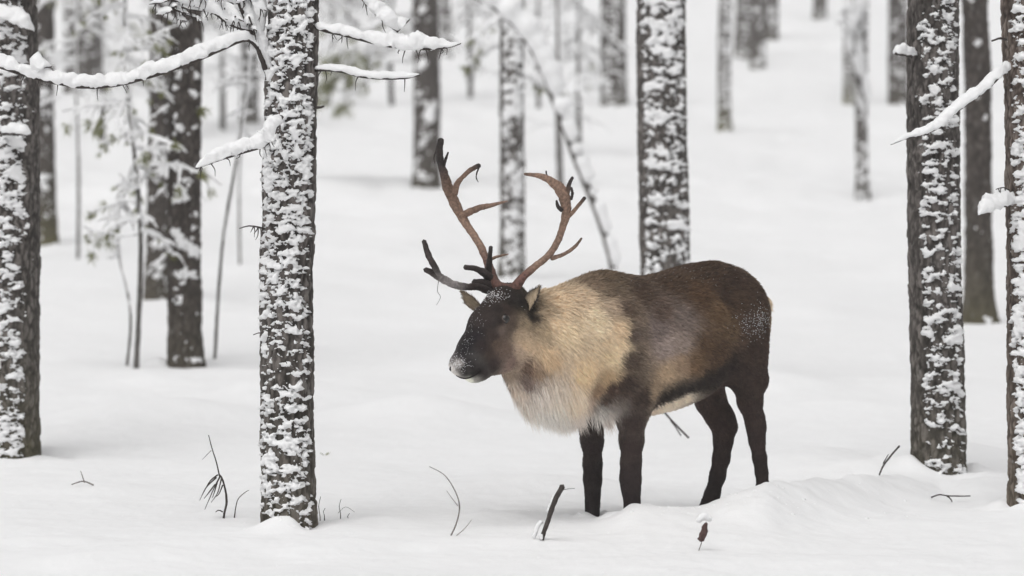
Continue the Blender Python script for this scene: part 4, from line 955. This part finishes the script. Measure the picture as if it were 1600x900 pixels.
# ------------------------------------------------------------------ twigs and stems poking out of the snow
def twig(name, label, cat, lines, mat=M_TWIG, snow=None, base=None):
    """lines: list of (pixel points with distance, radius start, radius end)"""
    mb = MB(); b = P(*lines[0][0][0])
    t = thing(name, b, label, cat)
    for i, (pts, ra, rb) in enumerate(lines):
        tube(mb, [P(*q) for q in pts], np.linspace(ra, rb, len(pts)), 6, step=.012, rough=.2, seed=i)
    mb.build('stem', mat, t)
    if snow:
        ms = MB()
        for pts, r in snow: tube(ms, [P(*q) for q in pts], np.full(len(pts), r), 8, step=.008, rough=.5, seed=3)
        ms.build('snow_load', M_SNOW, t)
    return t
def GA(u, v): return ground_at(u, v)[1]
y = 16.3
dl = []
for (a, b_, c) in (((338, 746), (322, 762), (312, 782)), ((340, 742), (328, 752), (318, 770)), ((344, 744), (333, 766), (320, 796)), ((346, 748), (340, 770), (330, 785)), ((348, 758), (342, 772), (337, 776)), ((336, 757), (326, 770), (319, 779)), ((340, 752), (334, 772), (332, 778))):
    dl.append(([(*a, y), (*b_, y - .03), (*c, y - .05)], .0035, .0012))
twig('dead_twig', 'broken hanging pine twig with dark drooping sprigs left of the snow-plastered pine', 'twig',
     [([(349, 812, y), (351, 800, y), (354, 785, y), (352, 765, y), (347, 748, y), (343, 742, y)], .0055, .004), ([(343, 744, y), (338, 722, y), (331, 700, y), (326, 680, y)], .0035, .0018), ([(330, 704, y), (322, 712, y), (316, 718, y)], .0015, .001), ([(348, 800, y), (342, 797, y), (337, 800, y)], .003, .002)] + dl)
twig('dead_twig', 'thin curved twig between the broken twig and the pine foot', 'twig', [([(366, 812, 16.3), (368, 795, 16.3), (372, 780, 16.3), (382, 770, 16.3), (389, 766, 16.3)], .003, .0012)])
twig('dead_twig', 'thin pale arching twig in the snow left of the reindeer', 'twig', [([(698, 845, 15.5), (704, 838, 15.5), (714, 815, 15.5), (718, 790, 15.5), (710, 765, 15.5), (694, 742, 15.5), (671, 729, 15.5)], .0042, .0016), ([(715, 790, 15.5), (706, 778, 15.5), (698, 767, 15.5)], .002, .001), ([(712, 838, 15.5), (726, 826, 15.5), (737, 812, 15.5)], .002, .001)], M_TWIGPALE)
twig('dead_twig', 'dark leaning stick with snow on it in front of the front legs', 'twig', [([(838, 866, 15.2), (845, 850, 15.2), (849, 834, 15.2), (856, 815, 15.2), (862, 796, 15.2), (869, 778, 15.2), (879, 760, 15.2)], .009, .012), ([(876, 766, 15.2), (887, 764, 15.2), (898, 763, 15.2)], .0015, .001)],
     snow=[([(834, 840, 15.21), (839, 825, 15.21), (846, 815, 15.21)], .009), ([(856, 800, 15.22), (862, 785, 15.22), (866, 775, 15.22)], .008), ([(846, 842, 15.17), (844, 836, 15.17)], .007)])
t = twig('dry_stem', 'short dry stem with brown seed head below the hind legs', 'plant', [([(1087, 872, 14.95), (1092, 860, 14.95), (1097, 845, 14.95), (1102, 825, 14.95)], .002, .002)], M_TWIGPALE)
mb = MB(); tube(mb, [P(1095, 844, 14.95), P(1099, 832, 14.95), P(1103, 818, 14.95)], [.012, .015, .008], 10, step=.005, rough=.5, seed=2); mb.build('seed_head', M_SEED, t)
mb = MB(); tube(mb, [P(1090, 814, 14.98), P(1100, 806, 14.98), P(1110, 812, 14.98)], [.010, .015, .010], 10, step=.006, rough=.3, seed=4); mb.build('snow_cap', M_SNOW, t)
twig('dead_twig', "twig slanting out of the snow under the reindeer's belly", 'twig', [([(1076, 684, 20.0), (1060, 668, 20.0), (1043, 650, 20.0), (1034, 638, 20.0)], .006, .006), ([(1064, 681, 20.0), (1056, 668, 20.0), (1048, 658, 20.0)], .004, .003)])
twig('dead_twig', 'short slanting twig behind the snow bank left of the brown pine', 'twig', [([(1374, 742, 17.5), (1380, 728, 17.5), (1392, 712, 17.5), (1405, 697, 17.5)], .004, .005), ([(1380, 724, 17.5), (1388, 710, 17.5)], .003, .002)])
yt = GA(1490, 780)
twig('dead_twig', 'flat forked twig lying on the snow before the brown pine', 'twig', [([(1455, 777, yt), (1468, 773, yt), (1485, 775, yt), (1516, 775, yt)], .004, .003), ([(1478, 774, yt), (1486, 780, yt), (1488, 788, yt)], .004, .002)])
yt = GA(132, 752) - .7
twig('dead_twig', 'small sprig of twigs sunk in snow at lower left', 'twig', [([(146, 758, yt), (130, 752, yt), (112, 757, yt)], .004, .003), ([(132, 754, yt), (128, 742, yt), (126, 736, yt)], .003, .002)], M_TWIGPALE)
for i, (u, v, h_) in enumerate(((500, 806, 30), (507, 806, 12), (532, 802, 22), (545, 812, 10))):
    yy = 16.15
    twig('grass_stalk', ['tall dry grass stalk nearest the right foot of the snow-plastered pine', 'tiny dry stalk beside the tall grass stalk', 'medium grass stalk further right of the pine foot', 'low grass stalk farthest from the pine foot'][i], 'grass',
         [([(u, v + 12, yy), (u, v, yy), (u - 2, v - h_ * .5, yy), (u + 1, v - h_, yy)], .0022, .0012)] + ([([(u - 4, v, yy), (u + 8, v - 10, yy), (u + 22, v - 2, yy)], .001, .0008)] if i == 2 else []))
yt = GA(508, 712)
mb = MB(); rs = np.random.default_rng(1); pl = P(508, 711, yt); pl[2] = gz(pl[0], pl[1])
for k in range(3):
    a = rs.uniform(0, 6.3); d_ = np.array([math.cos(a), math.sin(a) * .3, .5]); s_ = np.array([-math.sin(a), math.cos(a), .3])
    mb.add([pl, pl + d_ * .015 + s_ * .006, pl + d_ * .032, pl + d_ * .015 - s_ * .006, pl + d_ * .015 + [0, 0, .003]], T=[[0, 1, 4], [1, 2, 4], [2, 3, 4], [3, 0, 4]])
tag(mb.build('leaf_sprig', M_NEEDLE), 'tiny green leaf sprig lying on the snow right of the pine', 'leaf')

# ------------------------------------------------------------------ falling-snow air that greys far trees
HAZE = .0012
if HAZE:
    m = bpy.data.materials.new('haze'); m.use_nodes = True; n = m.node_tree; n.nodes.clear()
    v_ = nd(n, 'ShaderNodeVolumePrincipled'); v_.inputs['Color'].default_value = (.95, .95, .95, 1); v_.inputs['Density'].default_value = HAZE; v_.inputs['Anisotropy'].default_value = 0
    out = nd(n, 'ShaderNodeOutputMaterial'); n.links.new(v_.outputs[0], out.inputs['Volume'])
    x0, x1, y0, y1, z0, z1 = -1500, 1500, -60, 520, -2, 60
    V = [(x, y, z) for x in (x0, x1) for y in (y0, y1) for z in (z0, z1)]
    F = np.array([[0, 1, 3, 2], [4, 6, 7, 5], [0, 4, 5, 1], [2, 3, 7, 6], [0, 2, 6, 4], [1, 5, 7, 3]])
    mesh_np('haze', V, F, m, smooth=False)['kind'] = 'stuff'
